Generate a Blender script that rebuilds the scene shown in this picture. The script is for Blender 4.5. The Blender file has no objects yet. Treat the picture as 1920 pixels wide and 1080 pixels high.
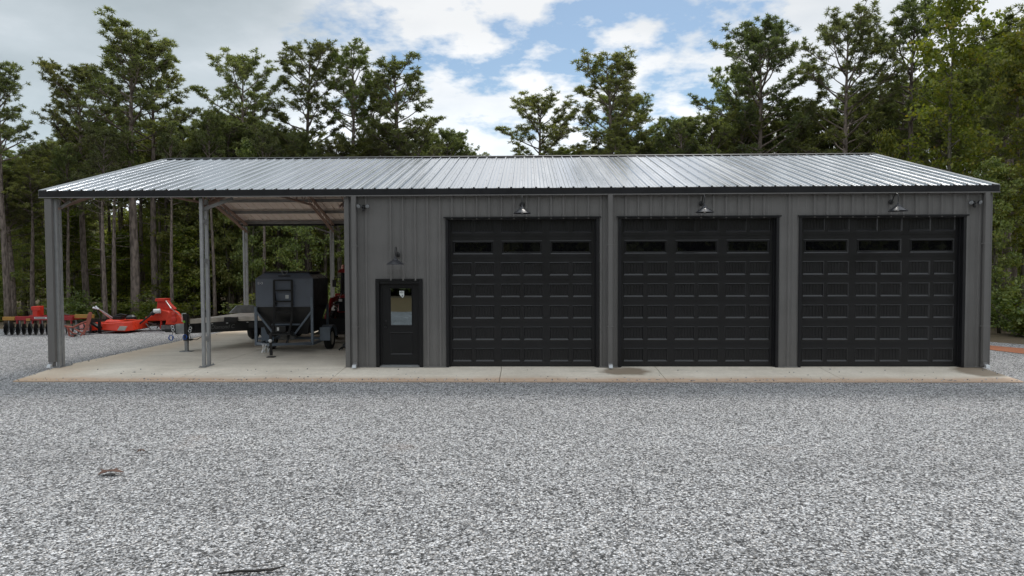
import bpy, math, random
import numpy as np
from mathutils import Vector, Matrix
C = bpy.context.scene.collection
D = bpy.data
rad = math.radians
R_ = random.Random(7)

# ------------------------------------------------------------------ helpers
def tag(o, label=None, cat=None, group=None, kind=None):
    if label: o['label'] = label
    if cat: o['category'] = cat
    if group: o['group'] = group
    if kind: o['kind'] = kind
    return o

def thing(name, loc, label, cat, rz=0.0, group=None):
    o = D.objects.new(name, None); C.objects.link(o)
    o.empty_display_size = .2
    o.location = loc; o.rotation_euler = (0, 0, rz)
    return tag(o, label, cat, group)

class MB:
    """collects shapes, links them as one mesh object"""
    def __init__(s): s.v = []; s.f = []; s.m = Matrix.Identity(4)
    def at(s, loc=(0, 0, 0), rx=0, ry=0, rz=0):
        s.m = Matrix.Translation(loc) @ Matrix.Rotation(rz, 4, 'Z') @ Matrix.Rotation(ry, 4, 'Y') @ Matrix.Rotation(rx, 4, 'X'); return s
    def add(s, vs, fs):
        n = len(s.v); s.v += [tuple(s.m @ Vector(p)) for p in vs]; s.f += [tuple(i + n for i in f) for f in fs]; return s
    def box(s, x0, x1, y0, y1, z0, z1):
        return s.add([(x0,y0,z0),(x1,y0,z0),(x1,y1,z0),(x0,y1,z0),(x0,y0,z1),(x1,y0,z1),(x1,y1,z1),(x0,y1,z1)],
                     [(0,3,2,1),(4,5,6,7),(0,1,5,4),(1,2,6,5),(2,3,7,6),(3,0,4,7)])
    def hull(s, bottom, top):
        """loft between two equal rings"""
        n = len(bottom)
        return s.add(list(bottom) + list(top), [tuple(range(n))[::-1], tuple(range(n, 2*n))] + [(i, (i+1) % n, n+(i+1) % n, n+i) for i in range(n)])
    def prism(s, poly, a, b, axis='x'):
        """poly of 2D points extruded along axis from a to b (axis x: poly=(y,z); y: (x,z); z: (x,y))"""
        f = {'x': lambda p, t: (t, p[0], p[1]), 'y': lambda p, t: (p[0], t, p[1]), 'z': lambda p, t: (p[0], p[1], t)}[axis]
        return s.hull([f(p, a) for p in poly], [f(p, b) for p in poly])
    def bar(s, p, q, w, h=None, up=(0, 0, 1)):
        h = h or w; p = Vector(p); q = Vector(q); d = (q-p).normalized(); u = Vector(up)
        if abs(d.dot(u)) > .98: u = Vector((0, 1, 0))
        x = d.cross(u).normalized(); u = x.cross(d)
        r = [x*a*w/2 + u*b*h/2 for a, b in ((-1,-1),(1,-1),(1,1),(-1,1))]
        return s.hull([p+c for c in r], [q+c for c in r])
    def tube(s, pts, rs, n=8, cap=True):
        pts = [Vector(p) for p in pts]
        if not hasattr(rs, '__len__'): rs = [rs]*len(pts)
        vs = []; fs = []; px = None
        for i, p in enumerate(pts):
            d = (pts[min(i+1, len(pts)-1)] - pts[max(i-1, 0)]).normalized()
            x = d.orthogonal().normalized() if px is None else (px - d*px.dot(d)).normalized()
            px = x; y = d.cross(x)
            vs += [p + (x*math.cos(2*math.pi*k/n) + y*math.sin(2*math.pi*k/n))*rs[i] for k in range(n)]
        for i in range(len(pts)-1):
            fs += [(i*n+k, i*n+(k+1) % n, (i+1)*n+(k+1) % n, (i+1)*n+k) for k in range(n)]
        if cap: fs += [tuple(range(n))[::-1], tuple(range((len(pts)-1)*n, len(pts)*n))]
        return s.add(vs, fs)
    def lathe(s, prof, c=(0,0,0), axis='z', n=24):
        """prof: (r, t) pairs along axis"""
        vs = []; fs = []
        for r, t in prof:
            for k in range(n):
                a = 2*math.pi*k/n; u, v = r*math.cos(a), r*math.sin(a)
                p = {'z': (u, v, t), 'x': (t, u, v), 'y': (u, t, v)}[axis]
                vs.append((p[0]+c[0], p[1]+c[1], p[2]+c[2]))
        for i in range(len(prof)-1):
            fs += [(i*n+k, i*n+(k+1) % n, (i+1)*n+(k+1) % n, (i+1)*n+k) for k in range(n)]
        if prof[0][0] > 1e-4: fs.append(tuple(range(n))[::-1])
        if prof[-1][0] > 1e-4: fs.append(tuple(range((len(prof)-1)*n, len(prof)*n)))
        return s.add(vs, fs)
    def build(s, name, mat, parent=None, bevel=0, smooth=False):
        me = D.meshes.new(name); me.from_pydata(s.v, [], s.f); me.materials.append(mat)
        o = D.objects.new(name, me); C.objects.link(o)
        if parent: o.parent = parent
        if smooth:
            me.polygons.foreach_set('use_smooth', [True]*len(me.polygons))
            me.update()
            try: me.set_sharp_from_angle(angle=rad(40))
            except Exception: pass
        if bevel:
            b = o.modifiers.new('bevel', 'BEVEL'); b.width = bevel; b.segments = 2; b.limit_method = 'ANGLE'
        return o

def fix_normals(o):
    import bmesh
    bm = bmesh.new(); bm.from_mesh(o.data); bmesh.ops.recalc_face_normals(bm, faces=bm.faces); bm.to_mesh(o.data); bm.free()

# ------------------------------------------------------------------ materials
def new_mat(name):
    m = D.materials.new(name); m.use_nodes = True; nt = m.node_tree; nt.nodes.clear()
    out = nt.nodes.new('ShaderNodeOutputMaterial'); p = nt.nodes.new('ShaderNodeBsdfPrincipled')
    nt.links.new(p.outputs[0], out.inputs[0]); return m, nt, p, out
def N(nt, t, **kw):
    n = nt.nodes.new(t)
    for k, v in kw.items():
        if k.startswith('i_'):
            key = k[2:].replace('_', ' ')
            n.inputs[int(key) if key.isdigit() else key].default_value = v
        else: setattr(n, k, v)
    return n
def L(nt, a, b): nt.links.new(a, b)
def ramp(nt, src, stops):
    r = nt.nodes.new('ShaderNodeValToRGB'); e = r.color_ramp.elements
    while len(e) < len(stops): e.new(.5)
    for k, (p, c) in enumerate(stops):
        e[k].position = p; e[k].color = (c, c, c, 1) if not hasattr(c, '__len__') else (*c, 1)
    L(nt, src, r.inputs[0]); return r.outputs[0]
def mixc(nt, fac, a, b, mode='MIX'):
    m = N(nt, 'ShaderNodeMix', data_type='RGBA', blend_type=mode)
    for s, v in ((0, fac), (6, a), (7, b)):
        if hasattr(v, 'links'): L(nt, v, m.inputs[s])
        elif hasattr(v, '__len__'): m.inputs[s].default_value = (*v, 1)
        else: m.inputs[s].default_value = v
    return m.outputs[2]
def noise(nt, vec, scale, detail=4, rough=.55, dim='3D'):
    n = N(nt, 'ShaderNodeTexNoise', i_Scale=scale, i_Detail=detail, i_Roughness=rough); n.noise_dimensions = dim
    L(nt, vec, n.inputs['Vector']); return n.outputs[0]
def objco(nt, scale=None):
    t = N(nt, 'ShaderNodeTexCoord').outputs['Object']
    if scale:
        m = N(nt, 'ShaderNodeMapping'); m.inputs['Scale'].default_value = scale; L(nt, t, m.inputs[0]); return m.outputs[0]
    return t
def mathn(nt, op, a, b=0.0):
    m = N(nt, 'ShaderNodeMath', operation=op)
    for i, v in enumerate((a, b)):
        if hasattr(v, 'links'): L(nt, v, m.inputs[i])
        else: m.inputs[i].default_value = v
    return m.outputs[0]
def bump(nt, h, p, dist=.01, strength=1):
    b = N(nt, 'ShaderNodeBump', i_Strength=strength, i_Distance=dist); L(nt, h, b.inputs['Height']); L(nt, b.outputs[0], p.inputs['Normal'])

def simple(name, col, rough=.5, metal=0.0, var=.12, vscale=3.0, rvar=.08, dirt=None, dirt_amt=.0, spec=None, bmp=0):
    """paint/metal with slight mottling of colour and gloss"""
    m, nt, p, out = new_mat(name); co = objco(nt)
    n1 = noise(nt, co, vscale, 6, .6)
    a = tuple(max(0, c*(1-var)) for c in col); b = tuple(min(1, c*(1+var)) for c in col)
    c = ramp(nt, n1, [(.3, a), (.7, b)])
    if dirt:
        n2 = ramp(nt, noise(nt, co, vscale*2.3, 8, .7), [(.52, 0), (.72, dirt_amt)])
        c = mixc(nt, n2, c, dirt)
    L(nt, c, p.inputs['Base Color'])
    rr = ramp(nt, noise(nt, co, vscale*1.7, 5, .6), [(.3, max(0.02, rough-rvar)), (.7, min(1, rough+rvar))])
    L(nt, rr, p.inputs['Roughness']); p.inputs['Metallic'].default_value = metal
    if spec is not None: p.inputs['Specular IOR Level'].default_value = spec
    if bmp: bump(nt, noise(nt, co, 60, 4), p, bmp)
    return m

M = {}
M['wall'] = simple('charcoal_panel', (.158, .153, .149), .45, 0, .10, 1.2, .06, spec=.4)
M['trim'] = simple('dark_trim', (.011, .011, .013), .45, 0, .1, 2, spec=.4)
M['door'] = simple('black_door_paint', (.012, .012, .0135), .34, 0, .12, 1.5, .05, spec=.5)
M['mandoor'] = simple('black_entry_door', (.010, .010, .011), .45, 0, .1, 2, spec=.35)
M['black'] = simple('black_metal', (.012, .012, .013), .38, .0, .15, 6)
M['satin'] = simple('satin_black_shade', (.03, .03, .035), .34, .2, .15, 6)
M['galv'] = simple('galvanised_steel', (.33, .34, .35), .42, .55, .14, 5, .08)
M['post'] = simple('grey_column_steel', (.33, .335, .34), .5, .3, .12, 5, .08)
M['truss'] = simple('primed_truss_steel', (.34, .24, .20), .6, .2, .25, 2.2, .08)
M['purlin'] = simple('purlin_steel', (.22, .215, .21), .5, .4, .2, 4)
M['galv_bright'] = simple('bright_galvanised', (.75, .77, .8), .35, .7, .1, 5)
M['rubber'] = simple('tyre_rubber', (.012, .012, .012), .8, 0, .2, 9, bmp=.002)
M['binblue'] = simple('blue_grey_enamel', (.125, .143, .18), .33, 0, .10, 1.4, .08, dirt=(.09, .09, .09), dirt_amt=.35, spec=.5)
M['binframe'] = simple('blue_grey_frame', (.14, .17, .21), .4, 0, .15, 4)
M['binblack'] = simple('black_hopper_sheet', (.012, .012, .013), .42, 0, .2, 3)
M['hub'] = simple('cream_rim', (.42, .40, .36), .5, 0, .1, 5)
M['white'] = simple('white_plastic', (.75, .75, .73), .5, 0, .05, 5)
M['lens'] = simple('floodlight_lens', (.22, .23, .24), .2, 0, .05, 5)
M['sticker'] = simple('sticker_white', (.7, .75, .74), .5, 0, .03, 5)
M['red'] = simple('red_implement_paint', (.55, .030, .016), .40, 0, .16, 3, dirt=(.30, .04, .02), dirt_amt=.5)
M['orange_red'] = simple('orange_red_paint', (.66, .046, .018), .32, 0, .10, 2.5, dirt=(.5, .05, .02), dirt_amt=.4)
M['darkred'] = simple('dark_red_paint', (.30, .018, .022), .35, 0, .12, 3)
M['tractor_red'] = simple('tractor_red_paint', (.22, .012, .012), .3, 0, .15, 3)
M['yellow'] = simple('yellow_paint', (.36, .19, .035), .5, 0, .15, 3)
M['rust'] = simple('rusty_steel', (.30, .085, .06), .8, .1, .35, 7, dirt=(.10, .05, .035), dirt_amt=.8, bmp=.002)
M['steel'] = simple('worn_steel', (.22, .22, .22), .45, .7, .3, 8)
M['deck'] = simple('weathered_deck_planks', (.82, .75, .67), .8, 0, .22, 2.2, dirt=(.6, .53, .46), dirt_amt=.6)
M['plate'] = simple('grey_fender_plate', (.30, .31, .32), .42, .5, .2, 7)
M['blue'] = simple('blue_hose', (.02, .09, .35), .5, 0, .1, 5)
M['decal'] = simple('grey_decal', (.16, .16, .16), .6, 0, .05, 5)
M['decal_white'] = simple('pale_decal', (.62, .62, .62), .5, 0, .05, 5)
M['amber'] = simple('beacon_plastic', (.55, .22, .15), .3, 0, .05, 5)
M['cord'] = simple('dark_stick_bark', (.03, .027, .025), .9, 0, .2, 9)
M['leafbrown'] = simple('dead_leaf', (.09, .045, .03), .8, 0, .3, 12)

def glass(name, col, metal, rough=.02, ior=1.5):
    m, nt, p, out = new_mat(name)
    p.inputs['Base Color'].default_value = (*col, 1); p.inputs['Metallic'].default_value = metal
    p.inputs['Roughness'].default_value = rough; p.inputs['IOR'].default_value = ior
    b = noise(nt, objco(nt), 1.5, 2); bump(nt, b, p, .002, .3)
    return m
M['pane'] = glass('dark_door_window', (.004, .004, .005), 0)
M['doorglass'] = glass('coated_door_glass', (.23, .27, .29), 1, .015)
M['cabglass'] = glass('tractor_cab_glass', (.05, .06, .06), 0, .03)

def mat_roof():
    m, nt, p, out = new_mat('bare_galvalume_roof'); co = objco(nt)
    sp = noise(nt, co, 90, 3, .7)
    big = noise(nt, objco(nt, (.9, .12, .12)), 2.4, 4, .6)
    # every sheet is 0.915 m wide and a shade different
    sep = N(nt, 'ShaderNodeSeparateXYZ'); L(nt, co, sep.inputs[0])
    fl = mathn(nt, 'FLOOR', mathn(nt, 'DIVIDE', mathn(nt, 'ADD', sep.outputs[0], .14), .915))
    wn = N(nt, 'ShaderNodeTexWhiteNoise'); wn.noise_dimensions = '1D'; L(nt, fl, wn.inputs['W'])
    c = ramp(nt, sp, [(.3, (.47, .485, .515)), (.7, (.60, .615, .64))])
    c = mixc(nt, mathn(nt, 'MULTIPLY', wn.outputs[0], .5), c, (.42, .435, .465))
    L(nt, c, p.inputs['Base Color']); p.inputs['Metallic'].default_value = .92
    r = mathn(nt, 'ADD', ramp(nt, big, [(.3, .13), (.7, .22)]), mathn(nt, 'MULTIPLY', wn.outputs[0], .06))
    L(nt, r, p.inputs['Roughness'])
    h = noise(nt, objco(nt, (3.0, .35, .35)), 2.2, 3, .5); bump(nt, h, p, .02, .3)
    return m
M['roof'] = mat_roof()

def mat_gravel():
    m, nt, p, out = new_mat('crushed_gravel'); co = objco(nt)
    wob = N(nt, 'ShaderNodeTexNoise', i_Scale=9.0, i_Detail=2.0); L(nt, co, wob.inputs['Vector'])
    va = N(nt, 'ShaderNodeVectorMath', operation='MULTIPLY_ADD'); L(nt, wob.outputs['Color'], va.inputs[0])
    va.inputs[1].default_value = (.05, .05, .05); L(nt, co, va.inputs[2]); wc = va.outputs[0]
    def vor(scale):
        v = N(nt, 'ShaderNodeTexVoronoi', i_Scale=scale, i_Randomness=1.0); L(nt, wc, v.inputs['Vector']); return v
    v1 = vor(39.0); v2 = vor(72.0)
    s1 = N(nt, 'ShaderNodeSeparateColor'); L(nt, v1.outputs['Color'], s1.inputs[0])
    s2 = N(nt, 'ShaderNodeSeparateColor'); L(nt, v2.outputs['Color'], s2.inputs[0])
    st = [(0, .04), (.22, .11), (.40, .27), (.64, .61), (1, .90)]
    c1 = ramp(nt, s1.outputs[0], st); c2 = ramp(nt, s2.outputs[0], st)
    pick = ramp(nt, s1.outputs[1], [(.55, 0), (.6, 1)])
    c = mixc(nt, pick, c1, c2)
    gap = ramp(nt, v1.outputs['Distance'], [(.40, 0), (.62, 1)])       # darker grey in the gaps between stones
    c = mixc(nt, mathn(nt, 'MULTIPLY', gap, .55), c, (.07, .07, .072))
    tone = ramp(nt, noise(nt, objco(nt, (.35, 1.0, 1)), .42, 5, .6), [(.3, .82), (.7, 1.08)])
    c = mixc(nt, 1.0, c, tone, 'MULTIPLY')
    dark = ramp(nt, noise(nt, co, 2.6, 7, .8), [(.54, 1.0), (.68, .62)])
    c = mixc(nt, 1.0, c, dark, 'MULTIPLY')
    hue = ramp(nt, s2.outputs[2], [(0, (1.07, .99, .92)), (.35, (1.0, 1, 1.01)), (1, (.985, .995, 1.03))])
    c = mixc(nt, 1.0, c, hue, 'MULTIPLY')
    clay = ramp(nt, noise(nt, co, .55, 4, .6), [(.66, 0), (.78, .22)])
    c = mixc(nt, clay, c, (.34, .22, .15))
    L(nt, c, p.inputs['Base Color']); p.inputs['Roughness'].default_value = .85
    p.inputs['Specular IOR Level'].default_value = .25
    h = mathn(nt, 'SUBTRACT', mathn(nt, 'ADD', mathn(nt, 'MULTIPLY', s1.outputs[2], .6), mathn(nt, 'MULTIPLY', s2.outputs[1], .3)), v1.outputs['Distance'])
    bump(nt, h, p, .022, .9)
    return m
M['gravel'] = mat_gravel()
M['roof_underside'] = simple('ground_lit_underside', (.66, .57, .52), .55, 0, .08, 1.0)  # tan of ground light reflected in bare metal, put into the underside colour

def mat_concrete():
    m, nt, p, out = new_mat('slab_concrete'); co = objco(nt)
    c = ramp(nt, noise(nt, co, .8, 8, .65), [(.3, (.60, .54, .45)), (.7, (.77, .705, .605))])
    c = mixc(nt, 1.0, c, ramp(nt, noise(nt, co, 14, 6, .7), [(.3, .88), (.7, 1.08)]), 'MULTIPLY')
    sep = N(nt, 'ShaderNodeSeparateXYZ'); L(nt, co, sep.inputs[0]); X, Y = sep.outputs[0], sep.outputs[1]
    streak = ramp(nt, noise(nt, objco(nt, (.25, 1.6, 1)), 1.6, 6, .7), [(.5, 0), (.75, .35)])
    c = mixc(nt, streak, c, (.27, .24, .20))
    # clay stain creeping in from the front edge
    e = mathn(nt, 'ADD', mathn(nt, 'MULTIPLY', mathn(nt, 'ADD', Y, 1.42), 1.0), mathn(nt, 'MULTIPLY', noise(nt, objco(nt, (1, .3, 1)), .9, 5, .7), -.45))
    st = ramp(nt, e, [(0.0, .60), (.12, .25), (.38, 0)]); c = mixc(nt, st, c, (.42, .22, .11))
    # clay wash on the left margin
    e2 = mathn(nt, 'ADD', mathn(nt, 'MULTIPLY', X, .55), mathn(nt, 'MULTIPLY', noise(nt, co, .7, 5, .7), -.7))
    st2 = ramp(nt, e2, [(0.0, .5), (.5, 0)]); c = mixc(nt, st2, c, (.52, .38, .25))
    # damp patches below the downspouts
    for (sx, sy, rx, ry) in ((14.35, -.40, .80, .55), (22.75, -.40, .8, .75)):
        dx = mathn(nt, 'DIVIDE', mathn(nt, 'SUBTRACT', X, sx), rx); dy = mathn(nt, 'DIVIDE', mathn(nt, 'SUBTRACT', Y, sy), ry)
        d = mathn(nt, 'SQRT', mathn(nt, 'ADD', mathn(nt, 'MULTIPLY', dx, dx), mathn(nt, 'MULTIPLY', dy, dy)))
        d = mathn(nt, 'ADD', d, mathn(nt, 'MULTIPLY', noise(nt, objco(nt, (1, 1, 1)), 2.2, 4, .6), .9))
        c = mixc(nt, ramp(nt, d, [(1.05, 0.7), (1.25, 0)]) if False else ramp(nt, mathn(nt, 'MULTIPLY', d, .5), [(.50, .85), (.66, 0)]), c, (.20, .15, .10))
    L(nt, c, p.inputs['Base Color']); p.inputs['Roughness'].default_value = .8
    bump(nt, noise(nt, co, 35, 5, .7), p, .004, .6); return m
M['slab'] = mat_concrete()

def mat_soil(name, a, b, cc, sc=1.0, bd=.06):
    m, nt, p, out = new_mat(name); co = objco(nt)
    c = ramp(nt, noise(nt, co, 1.1*sc, 8, .7), [(.32, a), (.68, b)])
    c = mixc(nt, ramp(nt, noise(nt, co, 11*sc, 6, .8), [(.5, 0), (.6, .8)]), c, cc)
    L(nt, c, p.inputs['Base Color']); p.inputs['Roughness'].default_value = .95
    bump(nt, noise(nt, co, 9*sc, 7, .8), p, bd); return m
M['litter'] = mat_soil('pine_straw_floor', (.08, .06, .04), (.17, .115, .07), (.08, .09, .035))
M['clay'] = mat_soil('red_clay', (.30, .10, .045), (.42, .16, .075), (.24, .085, .04), 3, .03)
M['field'] = mat_soil('dry_field', (.14, .10, .04), (.20, .12, .06), (.10, .10, .03), 1)

def mat_bark(name, a, b):
    m, nt, p, out = new_mat(name)
    g = N(nt, 'ShaderNodeTexCoord').outputs['Object']; oi = N(nt, 'ShaderNodeObjectInfo')
    mp = N(nt, 'ShaderNodeMapping'); mp.inputs['Scale'].default_value = (9, 9, 2.2); L(nt, g, mp.inputs[0])
    v = N(nt, 'ShaderNodeTexVoronoi', i_Scale=1.3); L(nt, mp.outputs[0], v.inputs['Vector'])
    n = noise(nt, mp.outputs[0], 1.2, 7, .75)
    c = ramp(nt, n, [(.28, a), (.72, b)])
    c = mixc(nt, ramp(nt, v.outputs['Distance'], [(.45, 0), (.75, .6)]), c, tuple(x*.35 for x in a))
    hs = N(nt, 'ShaderNodeHueSaturation'); L(nt, c, hs.inputs['Color'])
    L(nt, mathn(nt, 'ADD', mathn(nt, 'MULTIPLY', oi.outputs['Random'], .5), .75), hs.inputs['Value'])
    L(nt, hs.outputs[0], p.inputs['Base Color']); p.inputs['Roughness'].default_value = .95
    p.inputs['Specular IOR Level'].default_value = .15
    bump(nt, mathn(nt, 'SUBTRACT', n, v.outputs['Distance']), p, .03); return m
M['pinebark'] = mat_bark('pine_bark', (.13, .108, .092), (.33, .27, .235))
M['greybark'] = mat_bark('grey_bark', (.095, .088, .066), (.24, .22, .17))

def mat_leaf(name, stops, trans=.5, hv=.04):
    m, nt, p, out = new_mat(name); nt.nodes.remove(p)
    geo = N(nt, 'ShaderNodeNewGeometry'); oi = N(nt, 'ShaderNodeObjectInfo'); co = N(nt, 'ShaderNodeTexCoord').outputs['Object']
    r = N(nt, 'ShaderNodeMath', operation='ADD'); L(nt, mathn(nt, 'MULTIPLY', geo.outputs['Random Per Island'], .45), r.inputs[0])
    L(nt, mathn(nt, 'MULTIPLY', noise(nt, co, .9, 3, .6), .75), r.inputs[1])
    c = ramp(nt, r.outputs[0], stops)
    hs = N(nt, 'ShaderNodeHueSaturation'); L(nt, c, hs.inputs['Color'])
    L(nt, mathn(nt, 'ADD', mathn(nt, 'MULTIPLY', oi.outputs['Random'], hv), .5-hv/2), hs.inputs['Hue'])
    wn = N(nt, 'ShaderNodeTexWhiteNoise'); wn.noise_dimensions = '1D'; L(nt, mathn(nt, 'MULTIPLY', oi.outputs['Random'], 91.7), wn.inputs['W'])
    L(nt, mathn(nt, 'ADD', mathn(nt, 'MULTIPLY', wn.outputs[0], .6), .72), hs.inputs['Value'])
    d = N(nt, 'ShaderNodeBsdfDiffuse'); t = N(nt, 'ShaderNodeBsdfTranslucent'); L(nt, hs.outputs[0], d.inputs[0])
    tc = mixc(nt, 1.0, hs.outputs[0], (1.15, 1.25, .55), 'MULTIPLY'); L(nt, tc, t.inputs[0])
    gl = N(nt, 'ShaderNodeBsdfGlossy'); gl.inputs['Roughness'].default_value = .5; gl.inputs[0].default_value = (.5, .5, .5, 1)
    ms = N(nt, 'ShaderNodeMixShader'); ms.inputs[0].default_value = trans; L(nt, d.outputs[0], ms.inputs[1]); L(nt, t.outputs[0], ms.inputs[2])
    ms2 = N(nt, 'ShaderNodeMixShader'); ms2.inputs[0].default_value = .05; L(nt, ms.outputs[0], ms2.inputs[1]); L(nt, gl.outputs[0], ms2.inputs[2])
    L(nt, ms2.outputs[0], out.inputs[0]); return m
M['needles'] = mat_leaf('pine_needles', [(.2, (.084, .100, .054)), (.5, (.146, .165, .080)), (.8, (.22, .232, .10)), (.95, (.23, .19, .08))])
M['needles_light'] = mat_leaf('light_pine_needles', [(.2, (.095, .115, .050)), (.5, (.172, .195, .075)), (.85, (.26, .27, .095))])
M['leaves'] = mat_leaf('broad_leaves', [(.2, (.095, .130, .048)), (.5, (.175, .215, .072)), (.8, (.28, .295, .085)), (.95, (.22, .17, .05))], .4)
M['yleaves'] = mat_leaf('turning_leaves', [(.2, (.075, .105, .02)), (.5, (.14, .17, .028)), (.8, (.24, .24, .036)), (.95, (.30, .19, .04))], .45)

# ------------------------------------------------------------------ camera
F_PX, CX, CY, CZ = 1236.28, 11.994, -16.281, 2.486
yaw, pitch, roll = -.0234, -.03184, -.00338
fw = Vector((math.sin(yaw)*math.cos(pitch), math.cos(yaw)*math.cos(pitch), math.sin(pitch)))
rt = Vector((math.cos(yaw), -math.sin(yaw), 0)); up = rt.cross(fw)
rt2 = rt*math.cos(roll) + up*math.sin(roll); up2 = up*math.cos(roll) - rt*math.sin(roll)
cam = D.cameras.new('camera'); cam.sensor_width = 36; cam.lens = F_PX/1920*36; cam.clip_end = 3000; cam.clip_start = .1
co_ = D.objects.new('camera', cam); C.objects.link(co_)
mw = Matrix((rt2, up2, -fw)).transposed().to_4x4(); mw.translation = (CX, CY, CZ); co_.matrix_world = mw
bpy.context.scene.camera = co_
def at(u, v, y):
    """where the photo's pixel lies on the plane at depth y"""
    d = fw + rt2*(u-960)/F_PX - up2*(v-540)/F_PX; t = (y-CY)/d.y
    return (CX+d.x*t, y, CZ+d.z*t)

# ------------------------------------------------------------------ world and sun
SUN_EL, SUN_AZ = rad(56), rad(14)
sv = Vector((math.sin(SUN_AZ)*math.cos(SUN_EL), math.cos(SUN_AZ)*math.cos(SUN_EL), math.sin(SUN_EL)))
w = D.worlds.new('World'); bpy.context.scene.world = w; w.use_nodes = True; nt = w.node_tree; nt.nodes.clear()
wo = N(nt, 'ShaderNodeOutputWorld'); bg = N(nt, 'ShaderNodeBackground', i_Strength=.1); L(nt, bg.outputs[0], wo.inputs[0])
sky = N(nt, 'ShaderNodeTexSky', sky_type='NISHITA'); sky.sun_disc = False; sky.sun_elevation = SUN_EL; sky.sun_rotation = SUN_AZ
sky.air_density = 1.0; sky.dust_density = .6; sky.ozone_density = 1.4
tc = N(nt, 'ShaderNodeTexCoord').outputs['Generated']
nrm = N(nt, 'ShaderNodeVectorMath', operation='NORMALIZE'); L(nt, tc, nrm.inputs[0]); dirv = nrm.outputs[0]
sp = N(nt, 'ShaderNodeSeparateXYZ'); L(nt, dirv, sp.inputs[0])
zz = mathn(nt, 'ADD', mathn(nt, 'MAXIMUM', sp.outputs[2], 0.0), .22)
pc = N(nt, 'ShaderNodeCombineXYZ'); L(nt, mathn(nt, 'DIVIDE', sp.outputs[0], zz), pc.inputs[0]); L(nt, mathn(nt, 'DIVIDE', sp.outputs[1], zz), pc.inputs[1])
pl = pc.outputs[0]
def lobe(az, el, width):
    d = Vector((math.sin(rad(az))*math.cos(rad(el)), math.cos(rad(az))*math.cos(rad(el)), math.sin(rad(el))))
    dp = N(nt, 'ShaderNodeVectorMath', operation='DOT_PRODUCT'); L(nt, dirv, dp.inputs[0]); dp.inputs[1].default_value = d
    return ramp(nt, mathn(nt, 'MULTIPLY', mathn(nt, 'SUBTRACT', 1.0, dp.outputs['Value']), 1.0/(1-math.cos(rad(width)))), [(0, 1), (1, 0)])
hole = mathn(nt, 'MAXIMUM', mathn(nt, 'MAXIMUM', mathn(nt, 'MULTIPLY', lobe(-3, 17, 9), .9), lobe(9, 18.5, 15)), mathn(nt, 'MAXIMUM', mathn(nt, 'MULTIPLY', lobe(-11, 19, 12), .8), mathn(nt, 'MULTIPLY', lobe(14, 13.5, 8), .85)))
mpn = N(nt, 'ShaderNodeMapping'); mpn.inputs['Location'].default_value = (6.1, 2.9, 1.4); L(nt, pl, mpn.inputs[0])
big = noise(nt, mpn.outputs[0], 4.3, 10, .58)
cov = mathn(nt, 'ADD', mathn(nt, 'SUBTRACT', mathn(nt, 'MULTIPLY', big, 1.5), mathn(nt, 'MULTIPLY', hole, .50)), .13)
cmask = ramp(nt, cov, [(.37, .04), (.46, .55), (.565, 1)])
mp2 = N(nt, 'ShaderNodeMapping'); mp2.inputs['Location'].default_value = (8.1, 2.2, 5.0); L(nt, pl, mp2.inputs[0])
sh = noise(nt, mp2.outputs[0], .9, 7, .55)
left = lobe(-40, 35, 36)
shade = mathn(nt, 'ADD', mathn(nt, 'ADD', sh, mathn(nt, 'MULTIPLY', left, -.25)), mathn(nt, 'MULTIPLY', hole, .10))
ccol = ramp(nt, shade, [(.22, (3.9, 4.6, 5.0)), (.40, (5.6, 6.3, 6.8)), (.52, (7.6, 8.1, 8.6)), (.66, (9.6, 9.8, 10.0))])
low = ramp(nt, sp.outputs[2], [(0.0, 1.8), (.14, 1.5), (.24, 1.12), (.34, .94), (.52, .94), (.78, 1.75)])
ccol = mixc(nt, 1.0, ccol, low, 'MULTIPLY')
skyb = mixc(nt, 1.0, sky.outputs[0], (1.02, 1.10, 1.07), 'MULTIPLY')
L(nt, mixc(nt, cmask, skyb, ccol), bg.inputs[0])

sl = D.lights.new('sun', 'SUN'); sl.energy = 2.0; sl.angle = rad(7); sl.color = (1.0, .95, .88)
sl.angle = rad(11)
so = D.objects.new('sun', sl); C.objects.link(so); so.rotation_euler = sv.to_track_quat('Z', 'Y').to_euler(); so.location = (0, 20, 30)
vs_ = bpy.context.scene.view_settings; vs_.view_transform = 'Standard'; vs_.look = 'None'; vs_.gamma = 1; vs_.use_curve_mapping = False; vs_.exposure = 0

# ------------------------------------------------------------------ ground, gravel, slab
def sheet(name, poly, z, mat, n=0, kind='structure'):
    mb = MB(); mb.add([(x, y, z) for x, y in poly], [tuple(range(len(poly)))])
    o = mb.build(name, mat); tag(o, kind=kind); return o
def wobble(pts, step, amp, seed):
    r = random.Random(seed); out = []
    for (a, b) in zip(pts, pts[1:] + pts[:1]):
        n = max(1, int(math.dist(a, b)/step))
        for k in range(n):
            t = k/n; out.append((a[0]+(b[0]-a[0])*t + r.uniform(-amp, amp), a[1]+(b[1]-a[1])*t + r.uniform(-amp, amp)))
    return out
GZ = -.13
sheet('ground', [(-600, -600), (600, -600), (600, 900), (-600, 900)], GZ-.05, M['litter'])
sheet('field', wobble([(-90, -40), (90, -40), (90, -21), (-90, -21)], 1.2, .35, 3), GZ-.02, M['field'])
sheet('gravel', wobble([(-45, -22), (60, -22), (60, -3), (30.5, 2.4), (28.0, 6.6), (24.5, 8.5), (24, 13.5), (-1, 13.6), (-5, 13.0), (-9, 12.0), (-15, 11.2), (-45, 10)], .7, .16, 5), GZ, M['gravel'])
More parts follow.
